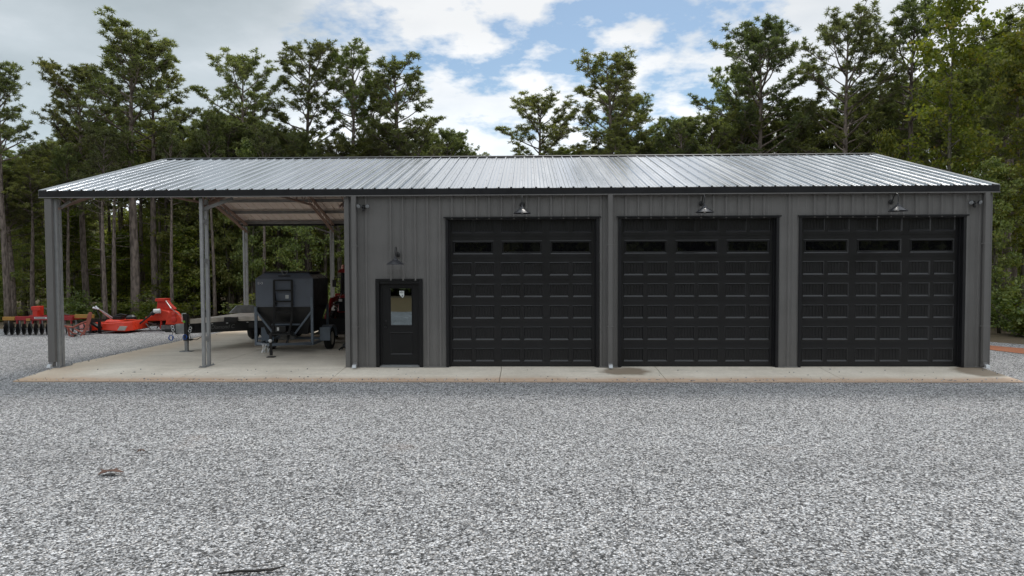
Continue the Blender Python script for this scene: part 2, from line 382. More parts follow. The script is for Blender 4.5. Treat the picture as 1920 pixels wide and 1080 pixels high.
sheet('clay_strip', wobble([(26.05, 5.7), (26.9, 5.9), (27.6, 4.6), (28.2, 3.2), (30.5, 1.0), (32.0, -1.0), (31, -1.8), (29.0, .3), (27.2, 2.4), (26.5, 3.6)], .5, .07, 9), GZ+.012, M['clay'])

mb = MB()
xs = [.10, 3.87, 7.45, 11.35, 15.15, 19.15, 23.06]; g = .006
for a, b in zip(xs, xs[1:]):
    mb.hull([(a+g, -1.4, GZ-.2), (b-g, -1.4, GZ-.2), (b-g, 0, GZ-.2), (a+g, 0, GZ-.2)], [(a+g, -1.4, -.105), (b-g, -1.4, -.105), (b-g, 0, 0), (a+g, 0, 0)])
    for y0, y1 in ((.0, 3.8), (3.8, 7.6), (7.6, 11.5)):
        mb.box(a+g, b-g, y0+.012, y1-g, GZ-.2, 0)
slab = mb.build('concrete_slab', M['slab'], bevel=.006); tag(slab, kind='structure')

# ------------------------------------------------------------------ the building
LX, W, H, RISE = 23.2, 11.35, 4.42, 1.69
WX = 7.5
B = thing('metal_building', (0, 0, 0), 'long charcoal metal garage building with open carport bays and a bare metal roof', 'building')
slope = RISE/(W/2)
def roof_z(y): return H + slope*(W/2 - abs(y - W/2))

# roof sheets with trapezoid ribs
def ribline(a, b, pitch=.305, h=.028, base=.060, top=.034, off=0.0):
    pts = [(a, 0.0)]; x = a + pitch*.5 + off
    while x + base/2 < b - .02:
        pts += [(x-base/2, 0), (x-top/2, h), (x+top/2, h), (x+base/2, 0)]
        for q in (.105, .20):       # two small stiffening beads between ribs
            if x + q + .03 < b - .02: pts += [(x+q-.014, 0), (x+q, .006), (x+q+.014, 0)]
        x += pitch
    pts.append((b, 0.0)); return pts
pr = ribline(-.14, LX+.14)
def roof_half(mb, ya, za, yb, zb, pr):
    n = len(pr)
    vs = [(x, ya, za+h) for x, h in pr] + [(x, yb, zb+h) for x, h in pr]
    # thin second skin below, so that the sheet has a thickness
    fs = [(i, i+1, n+i+1, n+i) for i in range(n-1)]
    mb.add(vs, fs)
mb = MB(); roof_half(mb, -.085, H, W/2, H+RISE+.025, pr); roof_half(mb, W/2, H+RISE+.025, W+.085, H, pr)
roof = mb.build('roof', M['roof'], B); sm = roof.modifiers.new('thick', 'SOLIDIFY'); sm.thickness = .003; sm.offset = -1; sm.material_offset = 1; roof.data.materials.append(M['roof_underside'])
mb = MB(); x = -.14+.1525
rx = []
while x < LX+.1: rx.append(x); x += .305
for x in rx:
    for k in range(6):
        y = -.05 + k*1.1; z = H + (y+.085)*(RISE+.025)/(W/2+.085)
        mb.box(x-.067, x-.055, y-.006, y+.006, z, z+.008)
tag(mb.build('roof_screws', M['black'], roof), kind='stuff')
mb = MB()   # ridge cap
zr = H+RISE+.03
mb.prism([(W/2-.17, zr-.045+.03), (W/2, zr+.035), (W/2+.17, zr-.045+.03), (W/2+.17, zr-.03), (W/2, zr+.015), (W/2-.17, zr-.03)], -.15, LX+.15, 'x')
mb.build('ridge_cap', M['trim'], B)
mb = MB()   # front eave trim
mb.box(-.15, LX+.15, -.105, -.012, H-.165, H-.006); mb.build('eave_trim', M['trim'], B, bevel=.006)
mb = MB(); mb.box(-.15, LX+.15, -.125, -.106, H-.185, H-.160); mb.build('eave_drip_edge', M['wall'], B)
mb = MB(); mb.box(-.15, LX+.15, W+.012, W+.105, H-.165, H-.006); mb.build('eave_trim', M['trim'], B)
for sx in (-.155, LX+.135):
    mb = MB()
    for (ya, yb) in ((-.10, W/2), (W/2, W+.10)):
        za = roof_z(ya)+.04; zb = roof_z(yb)+.045
        mb.hull([(sx, ya, za-.15), (sx+.02, ya, za-.15), (sx+.02, yb, zb-.15), (sx, yb, zb-.15)], [(sx, ya, za), (sx+.02, ya, za), (sx+.02, yb, zb), (sx, yb, zb)])
        mb.hull([(sx-.002 if sx < 0 else sx-.10, ya, za), (sx+.12 if sx < 0 else sx+.022, ya, za), (sx+.12 if sx < 0 else sx+.022, yb, zb), (sx-.002 if sx < 0 else sx-.10, yb, zb)],
                [(sx-.002 if sx < 0 else sx-.10, ya, za+.006), (sx+.12 if sx < 0 else sx+.022, ya, za+.006), (sx+.12 if sx < 0 else sx+.022, yb, zb+.006), (sx-.002 if sx < 0 else sx-.10, yb, zb+.006)])
    mb.build('rake_trim', M['galv'], B)

# ribbed walls. P(u)->(x,y), nrm outward
def wall_strip(mb, a, b, P, nrm, z0, ztop, off):
    pts = []; pitch = .305
    k = math.floor((a-off)/pitch); u = off + k*pitch
    pts.append((a, 0.0))
    while u < b:
        seq = [(u-.038, 0), (u-.018, .038), (u+.018, .038), (u+.038, 0)]
        if seq[0][0] > a+.005 and seq[-1][0] < b-.005: pts += seq
        for q in (.10, .205):
            if u+q-.012 > a+.005 and u+q+.012 < b-.005: pts += [(u+q-.012, 0), (u+q, .005), (u+q+.012, 0)]
        u += pitch
    pts.append((b, 0.0))
    n = len(pts); vs = []
    for z in (0, 1):
        for (t, h) in pts:
            x, y = P(t); zt = ztop(t) if z else z0
            vs.append((x+nrm[0]*h, y+nrm[1]*h, zt))
    mb.add(vs, [(i, i+1, n+i+1, n+i) for i in range(n-1)])
Pf = lambda t: (t, 0.0)
DOORS = [(10.03, 13.70), (14.28, 18.08), (18.67, 22.57)]; DH = 3.66
MD = (8.27, 9.36, 2.16)
mb = MB(); OFF = WX+.20; zt = lambda t: H-.02
edges = [WX] + [MD[0]] + [MD[1]] + [e for d in DOORS for e in d] + [LX]
for i, (a, b) in enumerate(zip(edges, edges[1:])):
    z0 = .015 if i % 2 == 0 else (MD[2] if i == 1 else DH)
    wall_strip(mb, a, b, Pf, (0, -1), z0, zt, OFF)
fwall = mb.build('front_wall', M['wall'], B); s_ = fwall.modifiers.new('thick', 'SOLIDIFY'); s_.thickness = .003
mb = MB(); wall_strip(mb, 0, W, lambda t: (LX, t), (1, 0), .015, lambda t: roof_z(t)-.02, .15)
mb.build('end_wall', M['wall'], B)
mb = MB(); wall_strip(mb, 0, W, lambda t: (WX, t), (-1, 0), .015, lambda t: roof_z(t)-.02, .15)
mb.build('carport_side_wall', M['wall'], B)
mb = MB(); wall_strip(mb, WX, LX, lambda t: (t, W), (0, 1), .015, zt, WX+.15)
mb.build('rear_wall', M['wall'], B)
# inner liner, so that the shell is light tight and thick
mb = MB()
for i, (a, b) in enumerate(zip(edges, edges[1:])):
    z0 = .0 if i % 2 == 0 else (MD[2]+.02 if i == 1 else DH+.02)
    mb.box(a + (.0 if i else .03), b - (.03 if i == len(edges)-2 else 0), .02, .14, z0, H-.12)
mb.build('wall_girts', M['black'], B)
# corner and base trim
def trimbox(name, x0, x1, y0, y1, z0, z1, mat='wall'):
    mb = MB(); mb.box(x0, x1, y0, y1, z0, z1); return mb.build(name, M[mat], B, bevel=.004)
trimbox('corner_trim', WX-.035, WX+.085, -.036, .09, .0, H-.19)
trimbox('corner_trim', LX-.075, LX+.036, -.036, .09, .0, H-.19)
for a, b in ((WX+.09, MD[0]-.05), (MD[1]+.05, DOORS[0][0]-.06), (DOORS[0][1]+.06, DOORS[1][0]-.06), (DOORS[1][1]+.06, DOORS[2][0]-.06), (DOORS[2][1]+.06, LX-.08)):
    trimbox('base_trim', a, b, -.040, -.002, .0, .028)

# garage doors
for di, (a, b) in enumerate(DOORS):
    g0 = MB(); yl = .115
    # leaf made of seven stamped sections
    wd = b-a; s = wd/3.67
    px = [(.10, .563), (.668, 1.131), (1.314, 1.777), (1.877, 2.337), (2.520, 2.983), (3.092, 3.552)]
    px = [(a+p*s, a+q*s) for p, q in px]
    wx = [(px[0][0]+.02, px[1][1]-.02), (px[2][0]+.02, px[3][1]-.02), (px[4][0]+.02, px[5][1]-.02)]
    SH = .5355; zb = .035
    door_mb = MB()
    def recess(mb, x0, x1, z0, z1, dep, bev, grooves=True, floor=True):
        # lip proud of the leaf, then a sloped bevel down to the recessed field
        lip = .006
        o = [(x0-.02, z0-.02), (x1+.02, z0-.02), (x1+.02, z1+.02), (x0-.02, z1+.02)]
        i1 = [(x0, z0), (x1, z0), (x1, z1), (x0, z1)]
        i2 = [(x0+bev, z0+.036), (x1-bev, z0+.036), (x1-bev, z1-.010), (x0+bev, z1-.010)]
        V = [(x, yl, z) for x, z in o] + [(x, yl-lip, z) for x, z in i1] + [(x, yl+dep, z) for x, z in i2]
        fs = []
        for k in range(4):
            j = (k+1) % 4; fs += [(k, j, 4+j, 4+k), (4+k, 4+j, 8+j, 8+k)]
        mb.add(V, fs)
        if floor:
            X0, X1 = i2[0][0], i2[1][0]; Z0, Z1 = i2[0][1], i2[2][1]
            n = 5; pts = [(X0, yl+dep)]
            for q in range(1, n+1):
                c = X0 + (X1-X0)*q/(n+1); pts += [(c-.005, yl+dep), (c-.002, yl+dep+.006), (c+.002, yl+dep+.006), (c+.005, yl+dep)]
            pts.append((X1, yl+dep)); m_ = len(pts)
            mb.add([(x, y, Z0) for x, y in pts] + [(x, y, Z1) for x, y in pts], [(q, q+1, m_+q+1, m_+q) for q in range(m_-1)])
        return i2
    holes_w = []
    for k in range(7):
        z0 = zb + SH*k; z1 = min(z0+SH-.005, DH+.05)
        isw = (k == 5); cells = wx if isw else px
        pz0, pz1 = z0+.095, z0+.41
        if k == 6: pz1 = min(z0+.41, DH+.02)
        xsb = [a-.02] + [v for c in cells for v in (c[0]-.02, c[1]+.02)] + [b+.02]
        for i in range(len(xsb)-1):
            x0, x1 = xsb[i], xsb[i+1]
            if i % 2 == 0: door_mb.add([(x0, yl, z0), (x1, yl, z0), (x1, yl, z1), (x0, yl, z1)], [(0, 1, 2, 3)])
            else:
                door_mb.add([(x0, yl, z0), (x1, yl, z0), (x1, yl, pz0-.02), (x0, yl, pz0-.02)], [(0, 1, 2, 3)])
                if pz1+.02 < z1: door_mb.add([(x0, yl, pz1+.02), (x1, yl, pz1+.02), (x1, yl, z1), (x0, yl, z1)], [(0, 1, 2, 3)])
                r = recess(door_mb, x0+.02, x1-.02, pz0, pz1, .018, .016, floor=not isw)
                if isw: holes_w.append(r)
        # dark gap strip behind the section joint
        door_mb.add([(a-.02, yl+.012, z1-.004), (b+.02, yl+.012, z1-.004), (b+.02, yl+.012, z1+.009), (a-.02, yl+.012, z1+.009)], [(0, 1, 2, 3)])
    dob = door_mb.build('garage_door', M['door'], B)
    tag(dob, ['left black garage door beside the entry door', 'middle black garage door', 'right black garage door at the building end'][di])
    for r in holes_w:
        (x0, z0), (x1, _), (_, z1), _ = r
        f = MB()
        for bx in ((x0, x0+.022, z0, z1), (x1-.022, x1, z0, z1), (x0+.022, x1-.022, z0, z0+.02), (x0+.022, x1-.022, z1-.02, z1)):
            f.box(bx[0], bx[1], yl+.006, yl+.04, bx[2], bx[3])
        f.build('window_frame', M['door'], dob, bevel=.003)
        MB().box(x0+.02, x1-.02, yl+.022, yl+.028, z0+.018, z1-.018).build('window_pane', M['pane'], dob)
    MB().box(a-.02, b+.02, yl-.004, yl+.03, .004, .036).build('bottom_seal', M['rubber'], dob)
    # jambs and header flashing
    for j0, j1 in ((a-.055, a+.012), (b-.012, b+.055)):
        m = MB(); m.box(j0, j1, -.034, .112, .0, DH)
        if j0 < a: m.box(a+.012, a+.045, .06, .113, .0, DH)
        else: m.box(b-.045, b-.012, .06, .113, .0, DH)
        m.build('door_jamb', M['trim'], dob, bevel=.003)
    mb = MB(); mb.box(a-.055, b+.055, -.036, .113, DH+.002, DH+.04); mb.box(a-.10, b+.10, -.065, -.03, DH+.030, DH+.062)
    mb.build('header_flashing', M['trim'], dob, bevel=.003)

# entry door
mb = MB(); a, b, dh = MD; yl = .075
def frame_face(mb, x0, x1, z0, z1, holes, y):
    """flat face with rectangular holes (sorted by z, same x)"""
    hx0, hx1 = holes[0][0], holes[0][1]
    zc = z0
    mb.add([(x0, y, z0), (hx0, y, z0), (hx0, y, z1), (x0, y, z1)], [(0, 1, 2, 3)])
    mb.add([(hx1, y, z0), (x1, y, z0), (x1, y, z1), (hx1, y, z1)], [(0, 1, 2, 3)])
    for h in holes:
        mb.add([(hx0, y, zc), (hx1, y, zc), (hx1, y, h[2]), (hx0, y, h[2])], [(0, 1, 2, 3)]); zc = h[3]
    mb.add([(hx0, y, zc), (hx1, y, zc), (hx1, y, z1), (hx0, y, z1)], [(0, 1, 2, 3)])
GX0, GX1 = 8.555, 9.135
frame_face(mb, a+.10, b-.10, .055, dh-.085, [(GX0, GX1, .30, .87), (GX0, GX1, 1.02, 1.99)], yl)
def rec2(mb, x0, x1, z0, z1, y, lip, dep, bev, field=True):
    V = [(x0, y, z0), (x1, y, z0), (x1, y, z1), (x0, y, z1)]
    b1 = bev*.5; V += [(x0+b1, y-lip, z0+b1), (x1-b1, y-lip, z0+b1), (x1-b1, y-lip, z1-b1), (x0+b1, y-lip, z1-b1)]
    V += [(x0+bev*1.6, y+dep, z0+bev*1.6), (x1-bev*1.6, y+dep, z0+bev*1.6), (x1-bev*1.6, y+dep, z1-bev*1.6), (x0+bev*1.6, y+dep, z1-bev*1.6)]
    fs = []
    for k in range(4):
        j = (k+1) % 4; fs += [(k, j, 4+j, 4+k), (4+k, 4+j, 8+j, 8+k)]
    if field: fs.append((8, 9, 10, 11))
    mb.add(V, fs)
rec2(mb, GX0, GX1, .30, .87, yl, .008, .012, .022)
rec2(mb, GX0, GX1, 1.02, 1.99, yl, .010, .012, .020, False)
ed = mb.build('entry_door', M['mandoor'], B); tag(ed, 'black half glass entry door')
MB().box(GX0+.03, GX1-.03, yl+.006, yl+.012, 1.05, 1.96).build('door_glass', M['doorglass'], ed)
mb = MB(); mb.box(a-.04, a+.045, -.034, .10, 0, dh+.0); mb.box(b-.045, b+.04, -.034, .10, 0, dh); mb.box(a+.045, a+.10, .055, .10, .05, dh-.08); mb.box(b-.10, b-.045, .055, .10, .05, dh-.08)
mb.box(a-.04, b+.04, -.036, .10, dh+.001, dh+.045); mb.box(a+.045, b-.045, -.010, .10, dh-.08, dh-.001); mb.build('door_frame', M['mandoor'], ed, bevel=.004)
mb = MB(); mb.box(a+.05, b-.05, -.05, .10, .004, .030); mb.box(a+.08, b-.08, .02, .07, .031, .052); mb.build('threshold', M['galv'], ed)
mb = MB(); mb.lathe([(.0, -.012), (.032, -.012), (.032, 0)], (8.455, yl, 1.0), 'y', 16); mb.lathe([(.0, -.07), (.024, -.065), (.029, -.048), (.022, -.030), (.011, -.02), (.011, 0)], (8.455, yl, 1.0), 'y', 16)
mb.build('door_knob', M['black'], ed, smooth=True)
MB().lathe([(.0, -.022), (.018, -.022), (.028, -.012), (.028, 0)], (8.455, yl, 1.14), 'y', 16).build('deadbolt', M['black'], ed, smooth=True)
MB().prism([(8.80, 1.90), (8.92, 1.90), (8.92, 1.79), (8.895, 1.735), (8.87, 1.735), (8.825, 1.78), (8.80, 1.82)], yl+.003, yl+.005, 'y').build('window_sticker', M['sticker'], ed)
mb = MB(); mb.box(8.815, 8.905, yl+.0015, yl+.0026, 1.865, 1.877); mb.box(8.815, 8.905, yl+.0015, yl+.0026, 1.845, 1.855)
mb.prism([(8.855, 1.79), (8.90, 1.80), (8.89, 1.765), (8.865, 1.745)], yl+.0015, yl+.0026, 'y')
mb.build('sticker_print', M['steel'], ed)

# downspouts
def downspout(x, y0=-.14, top=H-.19, bot=.14, e=0):
    mb = MB(); mb.box(x-.052-e, x+.052+e, y0, y0+.078, bot, top)
    mb.box(x-.060-e, x-.0525-e, y0+.010, y0+.070, bot, top); mb.box(x+.0525+e, x+.060+e, y0+.010, y0+.070, bot, top)
    mb.box(x-.075, x+.075, y0-.003, y0+.10, 3.0, 3.03); mb.box(x-.075, x+.075, y0-.003, y0+.10, 1.0, 1.03)
    o = mb.build('downspout', M['wall'], B, bevel=.006)
    m2 = MB(); m2.hull([(x-.055, y0-.045, .075), (x+.055, y0-.045, .075), (x+.055, y0+.078, .015), (x-.055, y0+.078, .015)][::1],
                       [(x-.05, y0-.02, .138), (x+.05, y0-.02, .138), (x+.05, y0+.078, .138), (x-.05, y0+.078, .138)])
    m2.build('downspout_elbow', M['wall'], o)
    m3 = MB(); m3.hull([(x-.048, y0-.125, .018), (x+.048, y0-.125, .018), (x+.048, y0-.045, .030), (x-.048, y0-.045, .030)],
                       [(x-.046, y0-.105, .085), (x+.046, y0-.105, .085), (x+.046, y0-.046, .100), (x-.046, y0-.046, .100)])
    m3.build('downspout_outlet', M['galv_bright'], o)
for x in (7.73, 14.02, 23.05): downspout(x)
downspout(.072, -.10, e=.035)

# carport columns: two square tubes tied by batten plates
def column(x, y, sgn, top, gap=.26):
    mb = MB()
    mb.box(x-.038, x+.038, y-.04, y+.04, .012, top)
    mb.box(x-.038, x+.038, y+gap*sgn-.04, y+gap*sgn+.04, .012, top)
    o = mb.build('carport_column', M['post'], B, bevel=.006)
    ya, yb = sorted((y+.045*sgn, y+(gap-.045)*sgn))
    for z in (.65, 2.62, 3.6): MB().box(x-.034, x+.034, ya, yb, z, z+.10).build('batten_plate', M['post'], o)
    yc = y+.13*sgn; MB().box(x-.09, x+.09, yc-.24, yc+.24, .0, .012).build('base_plate', M['galv'], o)
    m4 = MB()
    for bx in (-.065, .065):
        for by in (-.21, .21): MB().lathe([(.014, .012), (.014, .035), (.008, .036), (.008, .055), (0, .055)], (x+bx, yc+by, 0), 'z', 8).build('anchor_bolt', M['galv'], o)
column(.185, .02, 1, H-.2, .115); column(3.86, .05, 1, H-.2)
column(.16, W-.05, -1, H-.2); column(3.82, W-.05, -1, H-.2); column(WX-.06, W-.05, -1, H-.2)

# roof trusses over the bays
def truss(x):
    mb = MB(); pz = .14
    T = lambda y: roof_z(y)-pz
    ys = [.05, 1.35, 2.85, 4.3, W/2, W-4.3, W-2.85, W-1.35, W-.05]
    bz = [3.98, 4.42, 4.86, 4.86, 4.86, 4.86, 4.86, 4.42, 3.98]
    for dx in (-.035, .035):
        for i in range(8):
            mb.bar((x+dx, ys[i], T(ys[i])), (x+dx, ys[i+1], T(ys[i+1])), .03, .055)
            mb.bar((x+dx, ys[i], bz[i]), (x+dx, ys[i+1], bz[i+1]), .03, .055)
    o = mb.build('roof_truss', M['truss'], B)
    m2 = MB(); yy = .1; up_ = True; pts = []
    zb_ = lambda y: float(np.interp(y, ys, bz))
    while yy < W-.05: pts.append((x, yy, T(yy)-.01 if up_ else zb_(yy)+.01)); up_ = not up_; yy += .36
    for p, q in zip(pts, pts[1:]): m2.bar(p, q, .022, .022)
    m2.build('truss_lacing', M['truss'], o)
truss(.18); truss(3.84); truss(7.35)
# purlins (Z sections) and fly braces
for y in [.13, 1.27, 2.41, 3.55, 4.69, 5.45, W-5.45, W-4.69, W-3.55, W-2.41, W-1.27, W-.13]:
    z = roof_z(y)-.012; mb = MB(); mb.box(-.10, WX-.04, y-.006, y+.006, z-.12, z-.008)
    mb.box(-.10, WX-.04, y+.0065, y+.055, z-.121, z-.112); mb.box(-.10, WX-.04, y-.055, y-.0065, z-.016, z-.008)
    mb.build('purlin', M['purlin'], B)
for q_ in (((.24, .12, 4.02), (.50, .12, H-.24), .05, .05), ((3.86, .12, 3.95), (4.62, .12, H-.20), .05, .08), ((3.82, W-.05, 3.9), (3.05, W-.05, H-.24), .05, .05)): MB().bar(*q_).build('knee_brace', M['purlin'], B)


# ------------------------------------------------------------------ wall lamps and floodlights
def barn_lamp(x, z, label, dz=.0):
    t = thing('gooseneck_lamp', (x, -.03, z), label, 'wall lamp', group='gooseneck barn lamps on the front wall')
    MB().lathe([(.062, 0), (.062, -.012), (.050, -.028), (.030, -.036), (0, -.036)], (0, 0, 0), 'y', 24).build('wall_mount', M['black'], t, smooth=True)
    pts = [(0, -.02, 0)] + [(0, -.06-.08*k/5, .02+.13*k/5) for k in range(1, 5)]
    for k in range(7):
        a = math.pi*k/6; pts.append((0, -.225+.075*math.cos(a)*-1*-1 - .0, .155+.05*math.sin(a)))
    # arch over and drop straight into the shade
    arch = [(0, -.03, 0), (0, -.075, .045), (0, -.115, .10), (0, -.155, .15), (0, -.20, .178), (0, -.25, .180), (0, -.29, .155), (0, -.31, .11), (0, -.315, .05), (0, -.315, -.03)]
    MB().tube(arch, .011, 8).build('gooseneck_arm', M['black'], t, smooth=True)
    zb = -.235
    o = MB().lathe([(.012, .20), (.020, .19), (.028, .145), (.050, .135), (.062, .125), (.068, .10), (.100, .082), (.150, .050), (.195, .012), (.215, -.004), (.215, -.012), (.195, .004), (.10, .06), (0, .07)], (0, -.315, zb), 'z', 32).build('lamp_shade', M['satin'], t, smooth=True)
    MB().lathe([(0, .055), (.028, .05), (.034, .02), (.026, -.002), (0, -.012)], (0, -.315, zb), 'z', 16).build('bulb', M['white'], t, smooth=True)
barn_lamp(8.79, 2.80, 'black gooseneck barn lamp above the black entry door')
barn_lamp(11.87, 4.02, 'black gooseneck barn lamp above the garage door nearest the entry door')
barn_lamp(16.24, 4.02, 'black gooseneck barn lamp above the middle garage door')
barn_lamp(20.81, 4.03, 'black gooseneck barn lamp above the garage door at the right end')
def floodlight(x, z, label, s):
    t = thing('security_floodlight', (x, -.035, z), label, 'floodlight', rz=0, group='twin head security floodlights')
    MB().lathe([(.055, 0), (.055, -.03), (.045, -.04), (0, -.04)], (0, 0, 0), 'y', 20).build('mount_plate', M['black'], t, smooth=True)
    for sg in (-1, 1):
        m = MB(); m.tube([(0, -.03, 0), (.05*sg, -.06, .005)], .014, 8)
        c = (.105*sg, -.085, .012); m.at(c, rx=rad(18), rz=rad(14*sg)); m.lathe([(.0, .035), (.040, .028), (.058, -.002), (.060, -.022), (.052, -.026), (0, -.026)], (0, 0, 0), 'y', 20); m.v = [(x_, y_, z_) for x_, y_, z_ in m.v]
        h = m.build('lamp_head', M['black'], t, smooth=True)
        m = MB(); m.at(c, rx=rad(18), rz=rad(14*sg)); m.lathe([(0, -.031), (.046, -.029), (.050, -.0265)], (0, 0, 0), 'y', 20); m.build('lamp_lens', M['lens'], h, smooth=True)
    m = MB(); m.tube([(0, -.03, -.01), (0, -.06, -.045)], .016, 8); m.lathe([(0, .035), (.024, .028), (.034, 0), (.026, -.026), (0, -.034)], (0, -.075, -.082), 'z', 16)
    m.build('motion_sensor', M['black'], t, smooth=True)
floodlight(7.965, 3.98, 'black twin head floodlight high on the wall above left of the entry door', 1)
floodlight(22.76, 3.99, 'black twin head floodlight at the right end of the front wall', 1)

# ------------------------------------------------------------------ wheels
def wheel(parent, c, r, w, ang=0, rim='hub', lugs=False):
    """tyre with its axle along x, rim and hub as sub-parts"""
    m = MB(); m.at(c, rz=ang)
    h = w/2
    m.lathe([(r*.62, -h*.80), (r*.80, -h), (r*.93, -h*.92), (r, -h*.62), (r, h*.62), (r*.93, h*.92), (r*.80, h), (r*.62, h*.80), (r*.60, 0)], (0, 0, 0), 'x', 36)
    if lugs:
        for k in range(22):
            a = 2*math.pi*k/22
            for sg in (-1, 1):
                aa = a + (0.14 if sg > 0 else 0)
                p = (sg*h*.05, math.cos(aa)*(r+.01), math.sin(aa)*(r+.01)); q = (sg*h*.95, math.cos(aa+.22)*(r+.005), math.sin(aa+.22)*(r+.005))
                m.bar(p, q, .05, .05)
    t = m.build('wheel', M['rubber'], parent, smooth=True)
    m = MB(); m.at(c, rz=ang); m.lathe([(0, -h*.35), (r*.20, -h*.35), (r*.30, -h*.2), (r*.50, -h*.25), (r*.60, -h*.72), (r*.635, -h*.80), (r*.635, -h*.72), (r*.615, 0), (r*.635, h*.72), (r*.635, h*.80), (r*.60, h*.72), (r*.50, h*.25), (r*.30, h*.2), (r*.20, h*.35), (0, h*.35)], (0, 0, 0), 'x', 32)
    m.build('rim', M[rim], t, smooth=True)
    return t
def text(body, size, mat, parent, loc, rot, name='lettering', extrude=.001, shear=0, sx=1):
    cu = D.curves.new(name, 'FONT'); cu.body = body; cu.size = size; cu.extrude = extrude; cu.shear = shear; cu.align_x = 'CENTER'; cu.align_y = 'CENTER'
    tmp = D.objects.new('tmp', cu); C.objects.link(tmp); dg = bpy.context.evaluated_depsgraph_get()
    me = D.meshes.new_from_object(tmp.evaluated_get(dg)); D.objects.remove(tmp, do_unlink=True)
    me.materials.clear(); me.materials.append(mat); me.name = name
    o = D.objects.new(name, me); C.objects.link(o); o.parent = parent; o.location = loc; o.rotation_euler = rot; o.scale = (sx, 1, 1); return o

# ------------------------------------------------------------------ feed bin trailer
T = thing('feed_bin_trailer', (4.82, 3.0, 0), 'dark blue grey bin trailer with a black ladder, parked under the carport beside the wall', 'trailer', rz=rad(2))
# local: x across, y back, z up
hw = .845; y0, y1 = 0.0, 1.6
body = MB()
body.hull([(-hw, y0, 1.33), (hw, y0, 1.33), (hw, y1, 1.33), (-hw, y1, 1.33)], [(-hw, y0, 2.17), (hw, y0, 2.17), (hw, y1, 2.17), (-hw, y1, 2.17)])
o = body.build('bin_body', M['binblue'], T, bevel=.012)
mb = MB(); mb.hull([(-hw, y0, 2.172), (hw, y0, 2.172), (hw, y1, 2.172), (-hw, y1, 2.172)], [(-hw+.20, y0+.2, 2.34), (hw-.20, y0+.2, 2.34), (hw-.20, y1-.2, 2.34), (-hw+.20, y1-.2, 2.34)])
mb.build('bin_shoulder', M['binblue'], T, bevel=.01)
mb = MB(); mb.box(hw+.002, hw+.012, y0+.05, y1-.0, 1.34, 2.16); mb.build('side_sheet', M['binblack'], T)
mb = MB(); mb.hull([(-.60, .22, .50), (.60, .22, .50), (.60, 1.35, .50), (-.60, 1.35, .50)], [(-hw+.01, y0+.01, 1.327), (hw-.01, y0+.01, 1.327), (hw-.01, y1-.01, 1.327), (-hw+.01, y1-.01, 1.327)])
mb.build('hopper', M['binblack'], T)
mb = MB(); mb.box(-hw+.15, hw-.12, y0+.14, y1-.1, 2.342, 2.375); mb.build('bin_lid', M['black'], T, bevel=.01)
mb = MB(); mb.tube([(-.09, .08, 2.40), (-.06, .05, 2.30), (0, .04, 2.27), (.06, .05, 2.30), (.09, .08, 2.40), (.03, .12, 2.38), (-.03, .12, 2.38), (-.09, .08, 2.40)], .014, 8); mb.build('lid_latch', M['steel'], T)
MB().box(-.19, .17, .045, .062, 2.23, 2.255).build('vent_slot', M['black'], T)
text('E\u20223', .095, M['decal_white'], T, (-.70, -.003, 2.03), (rad(90), 0, 0), 'bin_logo', sx=1.25)
mb = MB(); mb.box(.035, .125, -.006, -.001, 1.58, 1.68); st = mb.build('warning_label', M['white'], T)
mb = MB()
for k in range(3): mb.box(.045+.0*k, .115, -.0085, -.0065, 1.655-.024*k, 1.662-.024*k)
mb.build('label_print', M['steel'], st)
fr = MB(); s = .075
for sx in (-hw+.02, hw-.02):
    fr.box(sx-s/2, sx+s/2, -s-.006, -.006, .20, 1.33 if sx < 0 else 1.62)
    fr.box(sx-s/2, sx+s/2, y1+.006, y1+s, .20, 1.33)
    fr.bar((sx, -.045, .24), (sx, y1+.04, .24), s, s)
    fr.bar((sx*.985, -.045, 1.20), (sx*.36, -.045, .52), .055, .055)
fr.bar((-hw+.06, -.045, .235), (hw-.06, -.045, .235), s, s)
fr.bar((-hw+.06, y1+.04, .24), (hw-.06, y1+.04, .24), s, s)
fr.bar((-.42, .10, .80), (.42, .10, .80), .04, .05)
fr.bar((-hw-.28, .62, .33), (hw+.28, .62, .33), .06, .06)
fr.bar((-.33, -.045, .53), (-.0, -1.05, .40), .05, .05); fr.bar((-hw+.04, -.045, .26), (0, -1.18, .345), .07, .07); fr.bar((hw-.04, -.045, .26), (0, -1.18, .345), .07, .07)
fr.bar((-.55, -.03, .30), (-.05, .30, .55), .04, .04)
fr.build('trailer_frame', M['binframe'], T, bevel=.006)
ld = MB()
for sx in (-.26, .26):
    ld.bar((sx, -.10, 2.12), (sx, -.12, 1.0), .06, .04); ld.bar((sx, -.12, 1.0), (sx*.85, -.50, .30), .06, .04)
    ld.bar((sx, -.10, 2.05), (sx*.92, -.002, 1.35), .03, .02)
for z, yy, ww in ((2.12, -.10, .27), (1.82, -.105, .27), (1.50, -.11, .27), (1.18, -.12, .27), (.88, -.19, .26), (.58, -.35, .25)): ld.bar((-ww, yy, z), (ww, yy, z), .045, .045)
ld.build('ladder', M['rubber'], T, bevel=.004)
mb = MB(); mb.box(-.16, .14, -.35, -.12, .62, .80); mb.box(-.30, .34, -.55, -.14, .55, .58); mb.build('battery_box', M['black'], T, bevel=.01)
MB().box(-.11, -.05, -.357, -.352, .66, .76).build('battery_label', M['white'], T)
mb = MB(); mb.prism([(-.08, .40), (.02, .62), (.22, .60), (.36, .42)], -.25, .12, 'y'); mb.build('auger_chute', M['steel'], T, bevel=.01)
wl = wheel(T, (-hw-.10+.30, .72, .33), .33, .21); wl = wheel(T, (hw+.28, .72, .33), .33, .21)
